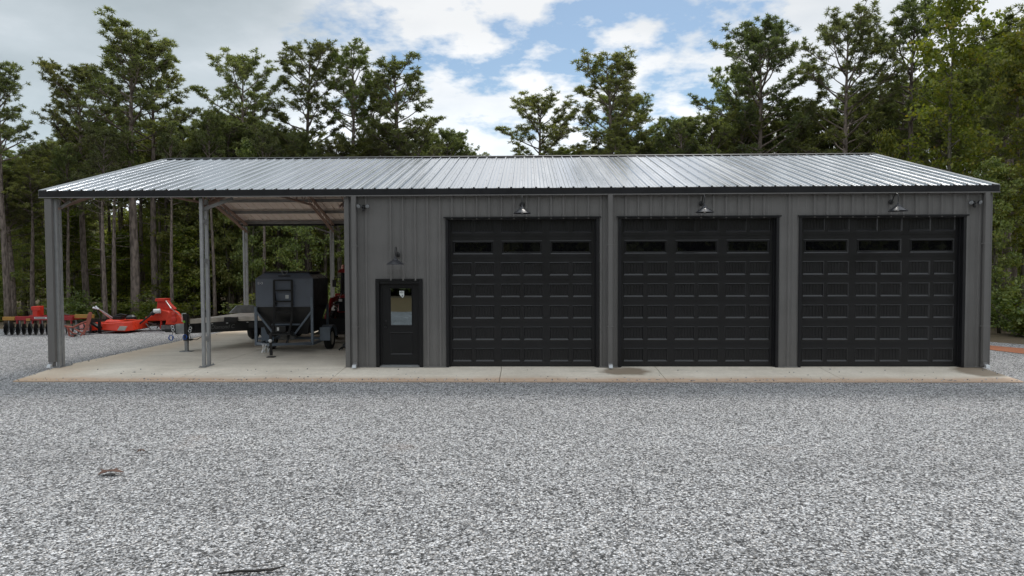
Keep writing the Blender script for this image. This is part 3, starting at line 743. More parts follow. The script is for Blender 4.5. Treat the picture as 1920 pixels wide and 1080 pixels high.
def fender(px, w):
    m = MB(); prof = []
    for k in range(9):
        a = math.pi*(k/8); prof.append((.72-.42*math.cos(a), .36+.38*math.sin(a)**.7))
    n = len(prof)
    inner = [(.72+(y-.72)*.96, .36+(z-.36)*.96) for y, z in prof]
    m.hull([(px-w/2, y, z) for y, z in prof] + [(px-w/2, y, z) for y, z in inner[::-1]], [(px+w/2, y, z) for y, z in prof] + [(px+w/2, y, z) for y, z in inner[::-1]])
    m.box(px-w/2, px+w/2, .27, .30, .30, .70)
    m.build('fender', M['binframe'], T)
fender(-hw+.20, .30); fender(hw+.26, .30)
jk = MB(); jk.box(-.035, .035, -1.20, -1.13, .05, .62); jk.box(-.11, .11, -1.25, -1.08, .0, .02); jk.box(-.025, .025, -1.19, -1.14, .62, .68); jk.build('tongue_jack', M['black'], T, bevel=.004)
MB().lathe([(0, .02), (.045, .015), (.05, -.01), (.03, -.03), (0, -.03)], (0, -1.21, .46), 'y', 12).build('hitch_coupler', M['galv_bright'], T, smooth=True)
ch = MB(); rr = random.Random(4)
for s0 in (-.12, -.22, -.30):
    pts = [(s0, -1.02, .36)]
    for k in range(1, 9): pts.append((s0 + rr.uniform(-.04, .04) + (.04*k/8), -1.02-.01*k, .36-.30*math.sin(math.pi*k/8)*.8))
    ch.tube(pts, .011, 5)
ch.build('safety_chain', M['galv_bright'], T)

# ------------------------------------------------------------------ flatbed trailer
T = thing('flatbed_trailer', (1.87, 3.2, 0), 'black flatbed equipment trailer with a pale plank deck and jack, left of the bin trailer', 'trailer')
Q = lambda x, y: (x-2.0, y-3.2)
deck = [Q(2.0, 3.22), Q(2.72, 4.12), Q(3.86, 4.42), Q(3.90, 9.4), Q(2.42, 9.2), Q(2.40, 7.0), Q(2.20, 4.45)]
mb = MB(); mb.prism(deck, .815, .95, 'z'); mb.build('plank_deck', M['deck'], T, bevel=.008)
mb = MB()
for a, b in zip(deck, deck[1:]+deck[:1]):
    k = .06; a = (a[0]*(1-k)+1.2*k, a[1]*(1-k)+2.6*k); b = (b[0]*(1-k)+1.2*k, b[1]*(1-k)+2.6*k)
    mb.bar((a[0], a[1], .70), (b[0], b[1], .70), .08, .22)
mb.bar((*Q(1.55, 3.22), .66), (*Q(3.55, 4.55), .655), .10, .30)
mb.bar((*Q(1.55, 3.22), .66), (*Q(2.35, 5.2), .66), .10, .22)
for k in range(7): mb.bar((*Q(2.40, 4.8+k*.7), .76), (*Q(3.84, 4.8+k*.7), .76), .06, .10)
mb.bar((*Q(2.4, 6.6), .38), (*Q(3.8, 6.6), .38), .08, .08); mb.bar((*Q(2.4, 7.5), .38), (*Q(3.8, 7.5), .38), .08, .08)
mb.build('trailer_frame', M['black'], T, bevel=.006)
dirn = math.atan2(1.33, 2.0); nx_, ny_ = math.sin(dirn)*.053, -math.cos(dirn)*.053
text("'Diamond C", .17, M['decal'], T, (*[q+w_ for q, w_ in zip(Q(2.63, 3.22+1.08*.665), (nx_, ny_))], .66), (rad(90), 0, dirn), 'side_lettering', shear=.25, sx=.85)
mb = MB(); mb.box(-.70, -.36, -.10, .05, .57, .67); mb.box(-.80, -.68, -.08, .03, .60, .66); mb.build('hitch_tongue', M['black'], T, bevel=.01)
mb = MB(); mb.box(-.36, -.10, -.12, .05, .53, .82); mb.build('tongue_box', M['plate'], T, bevel=.01)
jx, jy = -.03, -.13
mb = MB(); mb.box(jx-.05, jx+.05, jy-.05, jy+.05, .35, .95); mb.box(jx-.06, jx+.07, jy-.08, jy+.06, .88, 1.12); mb.box(jx-.06, jx+.16, jy-.08, jy+.08, .33, .37); mb.build('jack_housing', M['black'], T, bevel=.006)
mb = MB(); mb.box(jx-.045, jx+.045, jy-.045, jy+.045, .02, .33); mb.box(jx-.17, jx+.17, jy-.12, jy+.12, .0, .02); mb.build('jack_leg', M['galv'], T, bevel=.004)
mb = MB(); mb.tube([(jx-.075, jy-.09, .90), (jx-.075, jy-.09, 1.14), (jx+.05, jy-.09, 1.15)], .010, 6); mb.build('jack_crank', M['galv_bright'], T)
MB().lathe([(0, -.02), (.035, -.02), (.04, .02), (0, .03)], (jx-.02, jy-.09, .90), 'y', 12).build('green_cap', simple('green_plastic', (.18, .45, .07), .5), T)
for cx_, cz_, rr_ in ((-.46, .42, .08), (jx-.01, .44, .07)):
    mb = MB(); pts = []
    for k in range(18):
        a = 2*math.pi*k/8.3; pts.append((cx_+rr_*math.cos(a)*(1-.02*k), jy-.07, cz_+rr_*math.sin(a)))
    mb.tube(pts, .013, 6); mb.build('coiled_cable', M['blue'], T)
mb = MB(); mb.tube([(jx+.1, jy-.03, .56), (jx+.16, jy-.05, .38), (jx+.30, jy, .35), (jx+.42, jy+.15, .45), (jx+.46, jy+.25, .55)], .011, 6); mb.build('brake_cable', M['black'], T)
mb = MB(); mb.tube([(-.50, -.06, .50), (-.42, -.12, .60), (-.30, -.13, .52)], .010, 6); mb.build('tongue_cable', M['black'], T)
for (cx_, cz_) in ((-.44, .74), (-.42, .65), (.10, .70), (.08, .62)):
    MB().tube([(cx_+.042*math.cos(2*math.pi*k/8), -.15, cz_+.042*math.sin(2*math.pi*k/8)) for k in range(9)], .011, 5).build('chain_link', M['galv_bright'], T)
for wy_ in (6.6, 7.5):
    for wx_ in (2.52, 3.75): wheel(T, (*Q(wx_, wy_), .38), .38, .22, rim='black')
mb = MB(); mb.at((*Q(2.42, 6.1), .953), rz=.45); mb.prism([(-.50, 0), (-.26, .25), (.30, .25), (.55, 0)], -.14, .14, 'y'); mb.build('drive_over_fender', M['plate'], T, bevel=.012)
mb = MB(); mb.box(*[v for v in (Q(2.68, 0)[0], Q(3.08, 0)[0])], Q(0, 3.98)[1], Q(0, 4.10)[1], .79, .955); mb.build('side_toolbox', M['black'], T, bevel=.01)
for t in (.15, .42, .60, .85):
    MB().at((*[q+w_*1.05 for q, w_ in zip(Q(1.55+2.0*t, 3.22+1.33*t), (nx_, ny_))], .775)).box(-.03, .03, -.01, .01, -.012, .012).build('marker_lamp', M['decal_white'], T)

# ------------------------------------------------------------------ tractor behind the bin trailer
T = thing('tractor', (5.84, 6.0, 0), 'dark red cab tractor with front loader, mostly hidden between the bin trailer and the wall', 'tractor')
mb = MB(); mb.hull([(-.34, 0, .95), (.34, 0, .95), (.36, 1.7, .95), (-.36, 1.7, .95)], [(-.28, .10, 1.52), (.28, .10, 1.52), (.34, 1.7, 1.66), (-.34, 1.7, 1.66)])
mb.build('hood', M['tractor_red'], T, bevel=.05)
mb = MB(); mb.box(-.27, .27, -.02, -.0, 1.0, 1.45)
for k in range(6): mb.box(-.25, .25, -.035, -.021, 1.05+.065*k, 1.08+.065*k)
mb.build('grille', M['black'], T)
for sg in (-1, 1): MB().box(sg*.20-.06, sg*.20+.06, -.045, -.036, 1.33, 1.42).build('headlight', M['white'], T, bevel=.01)
mb = MB(); mb.box(-.28, .28, .1, 3.2, .55, .95); mb.box(-.75, .75, .55, .75, .45, .6); mb.build('chassis', M['black'], T, bevel=.02)
cab = MB()
for sx in (-.74, .74):
    cab.bar((sx*.98, 1.85, 1.15), (sx*.86, 1.75, 2.30), .07, .07); cab.bar((sx, 3.1, 1.35), (sx*.88, 3.1, 2.30), .07, .07); cab.bar((sx, 2.45, 1.0), (sx*.88, 2.45, 2.3), .05, .05)
cab.box(-.76, .76, 1.75, 3.15, .85, 1.12); cab.build('cab_frame', M['black'], T)
mb = MB(); mb.hull([(-.80, 1.62, 2.30), (.80, 1.62, 2.30), (.80, 3.25, 2.30), (-.80, 3.25, 2.30)], [(-.72, 1.75, 2.44), (.72, 1.75, 2.44), (.72, 3.15, 2.44), (-.72, 3.15, 2.44)]); mb.build('cab_roof', M['tractor_red'], T, bevel=.03)
mb = MB(); mb.hull([(-.69, 1.83, 1.15), (.69, 1.83, 1.15), (.69, 1.84, 1.15), (-.69, 1.84, 1.15)], [(-.61, 1.75, 2.29), (.61, 1.75, 2.29), (.61, 1.76, 2.29), (-.61, 1.76, 2.29)]); mb.build('windscreen', M['cabglass'], T)
MB().lathe([(.07, 2.44), (.07, 2.50), (.055, 2.58), (0, 2.60)], (-.62, 1.85, 0), 'z', 16).build('beacon', M['amber'], T, smooth=True)
mb = MB(); mb.box(-.99, -.85, 1.70, 1.73, 1.78, 2.04); mb.tube([(-.68, 1.75, 2.12), (-.92, 1.71, 2.13), (-.92, 1.71, 2.02)], .013, 6); mb.build('side_mirror', M['black'], T, bevel=.01)
for sg in (-1, 1):
    mb = MB(); mb.bar((sg*.62, 1.55, 1.42), (sg*.62, .35, 1.36), .10, .17); mb.bar((sg*.62, .35, 1.36), (sg*.62, -.30, .72), .10, .17); mb.bar((sg*.60, 1.6, .6), (sg*.60, 1.6, 1.50), .13, .20)
    la = mb.build('loader_arm', M['tractor_red'], T, bevel=.015)
    mb = MB(); mb.tube([(sg*.62, 1.45, .95), (sg*.62, .55, 1.22)], .035, 8); mb.tube([(sg*.53, 1.3, 1.55), (sg*.53, .6, 1.36), (sg*.53, .1, 1.15)], .018, 6); mb.build('hydraulic_ram', M['steel'], la)
mb = MB(); mb.prism([(-.95, .30), (-.35, .30), (-.30, .75), (-.34, .78), (-.42, .36), (-.95, .33)], -.85, .85, 'x'); mb.build('loader_bucket', M['black'], T)
for sg in (-1, 1):
    wheel(T, (sg*.72, .65, .48), .48, .32, rim='tractor_red', lugs=True)
    wheel(T, (sg*.80, 2.6, .72), .72, .42, rim='tractor_red', lugs=True)
    MB().hull([(sg*.60, 1.95, 1.35), (sg*1.02, 1.95, 1.35), (sg*1.02, 3.3, 1.35), (sg*.60, 3.3, 1.35)], [(sg*.60, 2.15, 1.52), (sg*1.02, 2.15, 1.52), (sg*1.02, 3.1, 1.52), (sg*.60, 3.1, 1.52)]).build('fender', M['tractor_red'], T, bevel=.02)

# small unidentified dark object on the slab, its shape invented
T = thing('dark_lump', (6.42, 3.35, 0), 'small dark lumpy object lying on the slab by the wall corner', 'object')
mb = MB(); mb.lathe([(0, -.10), (.055, -.09), (.085, 0), (.055, .09), (0, .10)], (.10, .05, .13), 'x', 12); mb.tube([(-.02, 0, .03), (.03, .04, .12), (.16, .10, .18), (.30, .12, .10)], [.028, .04, .05, .035], 8)
mb.build('lump_body', M['black'], T)
mb = MB(); mb.bar((.0, 0, .10), (-.08, -.06, .018), .04, .035); mb.bar((.12, -.02, .10), (.15, -.10, .018), .04, .035); mb.bar((.22, .1, .1), (.33, .02, .018), .04, .035); mb.build('lump_feet', M['rubber'], T)

# ------------------------------------------------------------------ implements on the gravel
def g3(u, v, y): p = at(u, v, y); return p
# disc harrow
T = thing('disc_harrow', (-7.12, 9.2, GZ), 'red disc harrow with yellow ends and a row of black discs, at the far left', 'farm implement')
mb = MB()
mb.bar((-1.05, 0, .66), (1.25, 0, .66), .10, .16); mb.bar((-1.05, .75, .66), (1.25, .75, .66), .10, .14)
for x in (-1.0, -.35, .3, 1.2): mb.bar((x, 0, .64), (x, .75, .64), .09, .10)
for k in range(8): mb.bar((-1.0+.31*k, 0, .60), (-1.0+.31*k, 0, .44), .06, .05)
mb.build('harrow_frame', M['darkred'], T, bevel=.008)
mb = MB(); mb.box(-.38, -.18, .0, .35, .74, 1.13); mb.box(-.42, -.06, -.02, .03, .98, 1.12); mb.build('hitch_mast', M['red'], T, bevel=.01)
mb = MB(); mb.bar((.02, .1, 1.06), (.62, .35, .74), .035, .035); mb.bar((.04, .3, 1.02), (.66, .6, .74), .035, .035); mb.build('mast_brace', M['steel'], T)
for q in ((-1.56, -1.08, -.05, .05, .58, .72), (1.28, 2.02, .02, .12, .66, .80), (-.58, -.42, -.085, -.055, .56, .66)): MB().box(*q).build('yellow_end', M['yellow'], T, bevel=.008)
mb = MB(); mb.box(-.28, .30, -.095, -.055, .60, .735); nm = mb.build('name_plate', M['darkred'], T)
mb = MB(); mb.box(-.24, .26, -.101, -.0955, .645, .715); mb.build('plate_panel', M['decal_white'], nm)
mb = MB()
mb.box(-.20, .20, -.106, -.1015, .667, .693)
mb.build('plate_marks', M['black'], nm)
for k in range(15):
    x = -1.45+.232*k; yy = .02 + .01*k; a = rad(28 if k < 8 else 62)
    m = MB(); m.at((x, yy, .235), rz=math.pi/2-a*.9 if k >= 8 else rad(18)); m.lathe([(.0, .05), (.10, .035), (.20, .0), (.235, -.02), (.24, -.014), (.205, .008), (.10, .045), (0, .062)], (0, 0, 0), 'x', 20)
    if k < 8:
        for j in range(9):
            b = 2*math.pi*j/9; m.box(-.03, .0, .225*math.cos(b)-.02, .225*math.cos(b)+.02, .225*math.sin(b)-.02, .225*math.sin(b)+.02)
    m.build('disc', M['black'] if k < 8 or k > 12 else M['steel'], T, smooth=True)
mb = MB(); mb.tube([(-1.5, .0, .235), (1.8, .1, .235)], .022, 8)
for k in range(7): mb.bar((-1.35+.45*k, .02, .25), (-1.35+.45*k, .02, .58), .05, .04)
mb.build('disc_axle', M['steel'], T)
# rusty plow
T = thing('single_shank_plow', (-5.05, 8.5, GZ), 'small rusty single bottom plow with an upright curved blade, beside the carport corner post', 'farm implement')
mb = MB(); mb.tube([(-.75, 0, .42), (-.35, 0, .36), (-.05, 0, .50), (.22, 0, .60), (.32, .02, .58)], .035, 8)
mb.tube([(-.72, .1, .40), (-.45, .12, .12), (-.30, .12, .10)], .03, 8); mb.tube([(-.55, 0, .38), (-.50, 0, .05), (-.3, -.02, .03)], .035, 8)
mb.tube([(-.30, .02, .30), (-.05, .0, .18), (.1, 0, .08)], .028, 8)
mb.build('plow_beam', M['rust'], T)
mb = MB(); pts = [(-.06, .02), (.06, .14), (.17, .30), (.25, .50), (.31, .74), (.35, .90), (.36, .95)]; ww = [.03, .07, .08, .09, .10, .09, .05]
for (p, q, a, b) in zip(pts, pts[1:], ww, ww[1:]):
    mb.hull([(p[0]-a, -.02, p[1]), (p[0]+a, -.06, p[1]), (p[0]+a, -.04, p[1]), (p[0]-a, .0, p[1])], [(q[0]-b, -.02, q[1]), (q[0]+b, -.06, q[1]), (q[0]+b, -.04, q[1]), (q[0]-b, .0, q[1])])
mb.build('moldboard', M['rust'], T, bevel=.006)
mb = MB(); mb.prism([(-.42, .0), (-.16, .03), (-.24, .09), (-.42, .07)], -.04, .03, 'y'); mb.build('plow_point', M['black'], T)
# rotary cutter
T = thing('rotary_cutter', (-5.22, 10.3, GZ), 'low orange red rotary cutter with a black hitch frame, lying on the gravel', 'farm implement')
mb = MB(); mb.hull([(-1.15, -.10, .10), (-.30, -.55, .10), (-.1, .9, .10), (-1.15, .8, .10)], [(-1.1, -.08, .36), (-.34, -.5, .40), (-.12, .85, .40), (-1.1, .75, .34)])
mb.hull([(-.02, -.55, .14), (1.08, -.62, .08), (1.28, -.35, .10), (1.25, .9, .10), (-.02, .9, .14)], [(-.02, -.5, .40), (.95, -.5, .46), (1.18, -.25, .46), (1.15, .85, .46), (-.02, .85, .42)])
mb.hull([(.0, -.3, .42), (.8, -.3, .46), (.8, .7, .46), (.0, .7, .42)], [(.1, -.2, .53), (.6, -.2, .52), (.6, .6, .52), (.1, .6, .53)])
mb.build('cutter_deck', M['orange_red'], T, bevel=.03)
MB().prism([(.80, .13), (1.10, .13), (1.20, .30), (.90, .30)], -.64, -.60, 'y').build('warning_decal', M['hub'], T)
mb = MB(); mb.bar((-1.1, -.45, .49), (.10, -.62, .49), .06, .06); mb.bar((.10, -.66, .62), (.10, -.66, .02), .09, .07); mb.bar((-.35, -.5, .45), (.1, -.6, .22), .16, .08); mb.bar((-1.0, .2, .48), (.1, .2, .50), .06, .06)
mb.bar((-.62, -.4, .5), (-.28, -.25, 1.03), .035, .035); mb.bar((-.05, -.3, .5), (-.30, -.25, 1.03), .035, .035); mb.build('hitch_frame', M['black'], T)
mb = MB(); mb.bar((-.24, -.28, 1.03), (.26, .1, .52), .05, .05); mb.bar((-.20, -.2, .95), (-.02, .3, .5), .04, .04); mb.tube([(-.40, -.28, 1.02), (-.2, -.28, .98)], .045, 8); mb.tube([(-.30, -.3, 1.08), (-.2, -.26, .95)], .045, 8); mb.build('top_link', M['galv_bright'], T)
mb = MB(); mb.box(.28, .62, -.1, .2, .52, .66); mb.lathe([(.20, .53), (.20, .62), (.12, .70), (0, .71)], (.92, .1, 0), 'z', 16); mb.tube([(.3, 0, .66), (.55, 0, .74), (.8, 0, .70)], .03, 6); mb.build('gearbox', M['black'], T, bevel=.01)
wheel(T, (-.35, -.30, .10), .11, .08, 0, rim='steel')
# red wood chipper-like power tiller
T = thing('rotary_tiller', (-3.32, 11.2, GZ), 'tall bright red rotary tiller with a slanted drive shaft, left of the flatbed trailer', 'farm implement')
mb = MB()
mb.prism([(-.68, .58), (-.42, .62), (-.36, .80), (-.16, .92), (.30, .82), (.62, .50), (.10, .42), (-.60, .40)], -.35, .35, 'y')
mb.build('tiller_hood', M['orange_red'], T, bevel=.03)
mb = MB(); mb.prism([(-.32, .78), (-.26, 1.30), (.10, 1.30), (.26, 1.10), (.46, .90), (.30, .70)], -.10, .10, 'y'); mb.box(-.31, .13, -.20, .20, 1.22, 1.34); mb.build('hitch_tower', M['red'], T, bevel=.015)
mb = MB(); mb.prism([(.22, .26), (.30, .62), (.42, .80), (.56, .84), (.70, .78), (.86, .56), (1.08, .34), (1.08, .26)], -.42, -.18, 'y'); mb.build('chain_case', M['orange_red'], T, bevel=.02)
mb = MB(); mb.lathe([(0, -.03), (.10, -.028), (.13, -.012), (.13, 0)], (.60, -.422, .48), 'y', 20); mb.lathe([(0, -.03), (.07, -.028), (.10, -.012), (.10, 0)], (.60, -.422, .68), 'y', 20); mb.build('bearing_cap', M['red'], T, smooth=True)
mb = MB(); mb.bar((.16, -.22, 1.24), (.50, -.44, .94), .03, .03); mb.bar((.50, -.44, .94), (1.0, -.44, .55), .025, .02); mb.build('side_link', M['steel'], T)
mb = MB(); mb.tube([(-1.02, -.75, .05), (-.20, -.5, .78)], .035, 8); mb.tube([(-1.06, -.78, .02), (-.94, -.72, .10)], .075, 10); mb.tube([(-.28, -.53, .70), (-.12, -.48, .85)], .085, 10); mb.build('drive_shaft', M['black'], T)
MB().tube([(-.20, -.5, .82), (.04, -.42, .84)], .10, 12).build('shaft_guard', M['white'], T, smooth=True)
mb = MB(); mb.bar((-.58, -.2, .36), (.10, -.2, .06), .10, .05); mb.bar((-.6, .2, .3), (.2, .2, .03), .08, .05); mb.box(.0, .9, -.35, .35, .05, .24); mb.tube([(-.66, -.3, .30), (-.45, -.32, .05), (-.2, -.32, .02)], .022, 6); mb.build('skid_frame', M['steel'], T)
mb = MB(); mb.bar((.0, -.30, .45), (-.02, -.30, .08), .07, .05); mb.build('support_leg', M['red'], T)
mb = MB()
for k in range(7):
    mb.tube([(-.4+.2*k, .0, .38), (-.34+.2*k, .05, .20), (-.40+.2*k, .05, .06)], .022, 5)
mb.tube([(-.5, 0, .33), (.9, 0, .33)], .05, 8); mb.build('tiller_tines', M['black'], T)

# stones kicked onto the slab and along its edges
rs_ = np.random.RandomState(12); mb = MB(); gr_ = random.Random(12)
for k in range(420):
    if k < 300: x = gr_.uniform(.2, 23.0); y = -1.38 + abs(gr_.gauss(0, .13)); z = -.105 + .075*(y+1.4)
    elif k < 360: x = .12+abs(gr_.gauss(0, .12)); y = gr_.uniform(-1.2, 11); z = 0 if y > 0 else -.105+.075*(y+1.4)
    else: x = gr_.uniform(1, 23); y = gr_.uniform(-1.2, -.1); z = -.105+.075*(y+1.4)
    r = gr_.uniform(.008, .02); mb.at((x, y, z+r*.5), rz=gr_.uniform(0, 6), rx=gr_.uniform(-.5, .5))
    mb.hull([(-r, -r*.7, -r*.5), (r*.8, -r*.6, -r*.5), (r, r*.7, -r*.5), (-r*.7, r*.8, -r*.5)], [(-r*.6, -r*.5, r*.45), (r*.6, -r*.3, r*.5), (r*.5, r*.5, r*.4), (-r*.5, r*.6, r*.35)])
o = mb.build('loose_stones', M['gravel']); tag(o, 'loose gravel stones scattered along the edge of the concrete slab', 'gravel', kind='stuff')

# things lying on the gravel
def leaf_thing(loc, label, sc=1.0):
    m = MB(); n = 9; vs = []
    for k in range(n):
        a = 2*math.pi*k/n; r = (.13, .06, .11, .05, .12, .07, .13, .05, .10)[k]*sc; vs.append((math.cos(a)*r*1.4, math.sin(a)*r, .012+.03*abs(math.sin(a*1.5))))
    m.hull([(x, y, z) for x, y, z in vs], [(x*.97, y*.97, z+.006) for x, y, z in vs]); o = m.build('dead_leaf', M['leafbrown']); o.location = loc
    return tag(o, label, 'leaf', 'dead leaves on the gravel')
leaf_thing((6.70, -8.12, GZ+.02), 'large brown dead leaf lying alone on the gravel at left')
leaf_thing((6.52, -7.15, GZ+.01), 'small dark dead leaf on the gravel just behind the large brown leaf', .4)
m = MB(); m.tube([(-.26, -.05, .015), (-.1, -.01, .02), (.06, 0, .02), (.2, .05, .015), (.27, .08, .03)], [.009, .012, .013, .010, .006], 6); m.tube([(.1, .01, .02), (.2, -.01, .03)], .006, 5)
o = m.build('dead_stick', M['cord']); o.location = (9.62, -10.78, GZ+.01); tag(o, 'thin dark stick lying on the gravel at the bottom edge', 'stick')

#TREES#
# ------------------------------------------------------------------ trees
def raw_mesh(name, V, F3, mat, smooth=False):
    """V (n,3) array, F3 (m,3) triangles"""
    me = D.meshes.new(name); n = len(V); m = len(F3)
    me.vertices.add(n); me.vertices.foreach_set('co', np.ascontiguousarray(V, dtype=np.float32).ravel())
    me.loops.add(m*3); me.loops.foreach_set('vertex_index', np.ascontiguousarray(F3, dtype=np.int32).ravel())
    me.polygons.add(m); me.polygons.foreach_set('loop_start', np.arange(0, m*3, 3, dtype=np.int32)); me.polygons.foreach_set('loop_total', np.full(m, 3, dtype=np.int32))
    me.materials.append(mat); me.update(); me.validate(); return me
def mesh_of(mb, name, mat):
    me = D.meshes.new(name); me.from_pydata(mb.v, [], mb.f); me.materials.append(mat)
    me.polygons.foreach_set('use_smooth', [True]*len(me.polygons)); me.update(); return me
def unit(a): return a/np.maximum(1e-6, np.linalg.norm(a, axis=1, keepdims=True))
def needles(rs, Cn, Dn, per=16, ln=.30, wd=.034, spread=.75):
    n = len(Cn); P = np.repeat(Cn, per, 0); d = np.repeat(Dn, per, 0)
    r = rs.normal(size=P.shape); r = unit(r)
    d = unit(d*(1-spread)+r*spread + np.array([0, 0, .22]))
    l = ln*rs.uniform(.65, 1.15, (len(P), 1)); s = unit(np.cross(d, rs.normal(size=P.shape)))*wd*rs.uniform(.7, 1.3, (len(P), 1))
    P = P + r*.03
    V = np.stack([P - s, P + s, P + d*l], 1).reshape(-1, 3)
    return V, np.arange(len(V)).reshape(-1, 3)
def leaves(rs, Cn, per, rad_, size, flat=.45):
    P = np.repeat(Cn, per, 0); P = P + unit(rs.normal(size=P.shape))*rad_*rs.uniform(.15, 1, (len(P), 1))**.6*np.array([1, 1, .7])
    nrm_ = unit(rs.normal(size=P.shape)*np.array([1, 1, 1]) + np.array([0, 0, flat])); a = unit(np.cross(nrm_, rs.normal(size=P.shape))); b = np.cross(nrm_, a)
    s = size*rs.uniform(.6, 1.25, (len(P), 1))
    V = np.stack([P - a*s*.5, P + b*s*.34, P - b*s*.34, P + a*s*.62], 1)
    # each leaf is two triangles folded a little along its rib
    V[:, 1] += nrm_*s*.08; V[:, 2] += nrm_*s*.08
    V = V.reshape(-1, 3); k = np.arange(len(P))*4
    F = np.concatenate([np.stack([k, k+1, k+3], 1), np.stack([k, k+3, k+2], 1)]); return V, F

def make_pine(seed, Ht=14.0, cb=.52, Rm=2.3, nb=42, r0=.15, mat='needles', dens=1.0, top=.30, bare=.0, lean=.25):
    r = random.Random(seed); rs = np.random.RandomState(seed); mb = MB()
    lx, ly = r.uniform(-lean, lean), r.uniform(-lean, lean); ph = r.uniform(0, 6)
    def tp(t): return Vector((lx*t + .13*math.sin(ph+5*t)*t, ly*t + .13*math.cos(ph+4*t)*t, Ht*t))
    n = 16; mb.tube([tp(i/n) for i in range(n+1)], [r0*(1.25 if i == 0 else 1)*(1-.86*(i/n)**1.25) for i in range(n+1)], 9)
    tc_, td = [], []
    az = r.uniform(0, 6)
    for i in range(nb):
        q = (i+.5)/nb; t = cb + (1-cb)*(q**.92)*.985; az += 2.4 + r.uniform(-.5, .5)
        prof = (.62+.38*math.sin(min(1, q/.35)*math.pi/2)) * (1 if q < .45 else math.sqrt(max(0, 1-((q-.45)/.55)**2))*(1-top*.6)+top*.6)
        Lb = Rm*prof*r.uniform(.55, 1.15)
        if q < bare: Lb *= .6
        el = rad(r.uniform(4, 28) + 40*q**1.2); o = tp(t); h = Vector((math.cos(az), math.sin(az), 0))
        pts = [o]; m = 5
        for k in range(1, m+1):
            s_ = k/m; e = el + rad(22)*s_ + r.uniform(-.10, .10)
            h = (h + Vector((r.uniform(-.16, .16), r.uniform(-.16, .16), 0))).normalized()
            pts.append(pts[-1] + (h*math.cos(e)+Vector((0, 0, math.sin(e))))*Lb/m)
        rb = .012+.020*Lb/Rm*(1.1-q*.5)*2*(r0/.15); mb.tube(pts, [rb*(1-.8*k/m) for k in range(m+1)], 5, cap=False)
        nt_ = max(4, int(Lb*(5.6 if q > .25 else 3.6)*dens))
        for k in range(nt_):
            s_ = .46+.54*(k+r.random())/nt_; f = s_*m; j = min(m-1, int(f)); p = pts[j].lerp(pts[j+1], f-j)
            side = h.cross(Vector((0, 0, 1)))*(1 if k % 2 else -1)
            d = (side*r.uniform(.3, 1)+h*r.uniform(.3, .9)+Vector((0, 0, r.uniform(.25, 1.1)))).normalized(); lt = r.uniform(.18, .62)*min(1.2, .45+Lb/Rm*.7)
            e = p + d*lt; mb.tube([p, p.lerp(e, .55)+Vector((0, 0, -.02)), e], [rb*.38, rb*.28, .006], 4, cap=False)
            for w_ in range(r.choice((2, 3, 3))):
                pp = p.lerp(e, 1.0 if w_ == 0 else r.uniform(.45, 1.05)) + (Vector((r.uniform(-.17, .17), r.uniform(-.17, .17), r.uniform(-.05, .19))) if w_ else Vector())
                tc_.append(pp); td.append(d)
        tc_.append(pts[-1]); td.append((pts[-1]-pts[-2]).normalized())
    for k in range(14): tc_.append(tp(1)+Vector((r.uniform(-.22, .22), r.uniform(-.22, .22), r.uniform(-.45, .1)))); td.append(Vector((0, 0, 1)))
    # dead snags below the crown
    for k in range(9):
        t = r.uniform(cb*.35, cb*1.0); a = r.uniform(0, 6.3); o = tp(t); l = r.uniform(.3, 1.5)
        p2 = o+Vector((math.cos(a)*l*.6, math.sin(a)*l*.6, l*.12)); p3 = o+Vector((math.cos(a+.3)*l, math.sin(a+.3)*l, l*r.uniform(-.1, .35))); mb.tube([o, p2, p3], [.020, .014, .006], 4, cap=False)
    V, F = needles(rs, np.array([tuple(c) for c in tc_]), np.array([tuple(c) for c in td]), 26, .165, .021, .88)
    k_ = Ht/V[:, 2].max(); V[:, 2] *= k_; mb.v = [(a, b, c*k_) for a, b, c in mb.v]      # the tree ends exactly at its height
    wd_ = 2*float(np.percentile(np.hypot(V[:, 0]-lx*.8, V[:, 1]-ly*.8), 93))
    return mesh_of(mb, 'pine_trunk', M['pinebark']), raw_mesh('pine_crown', V, F, M[mat]), wd_

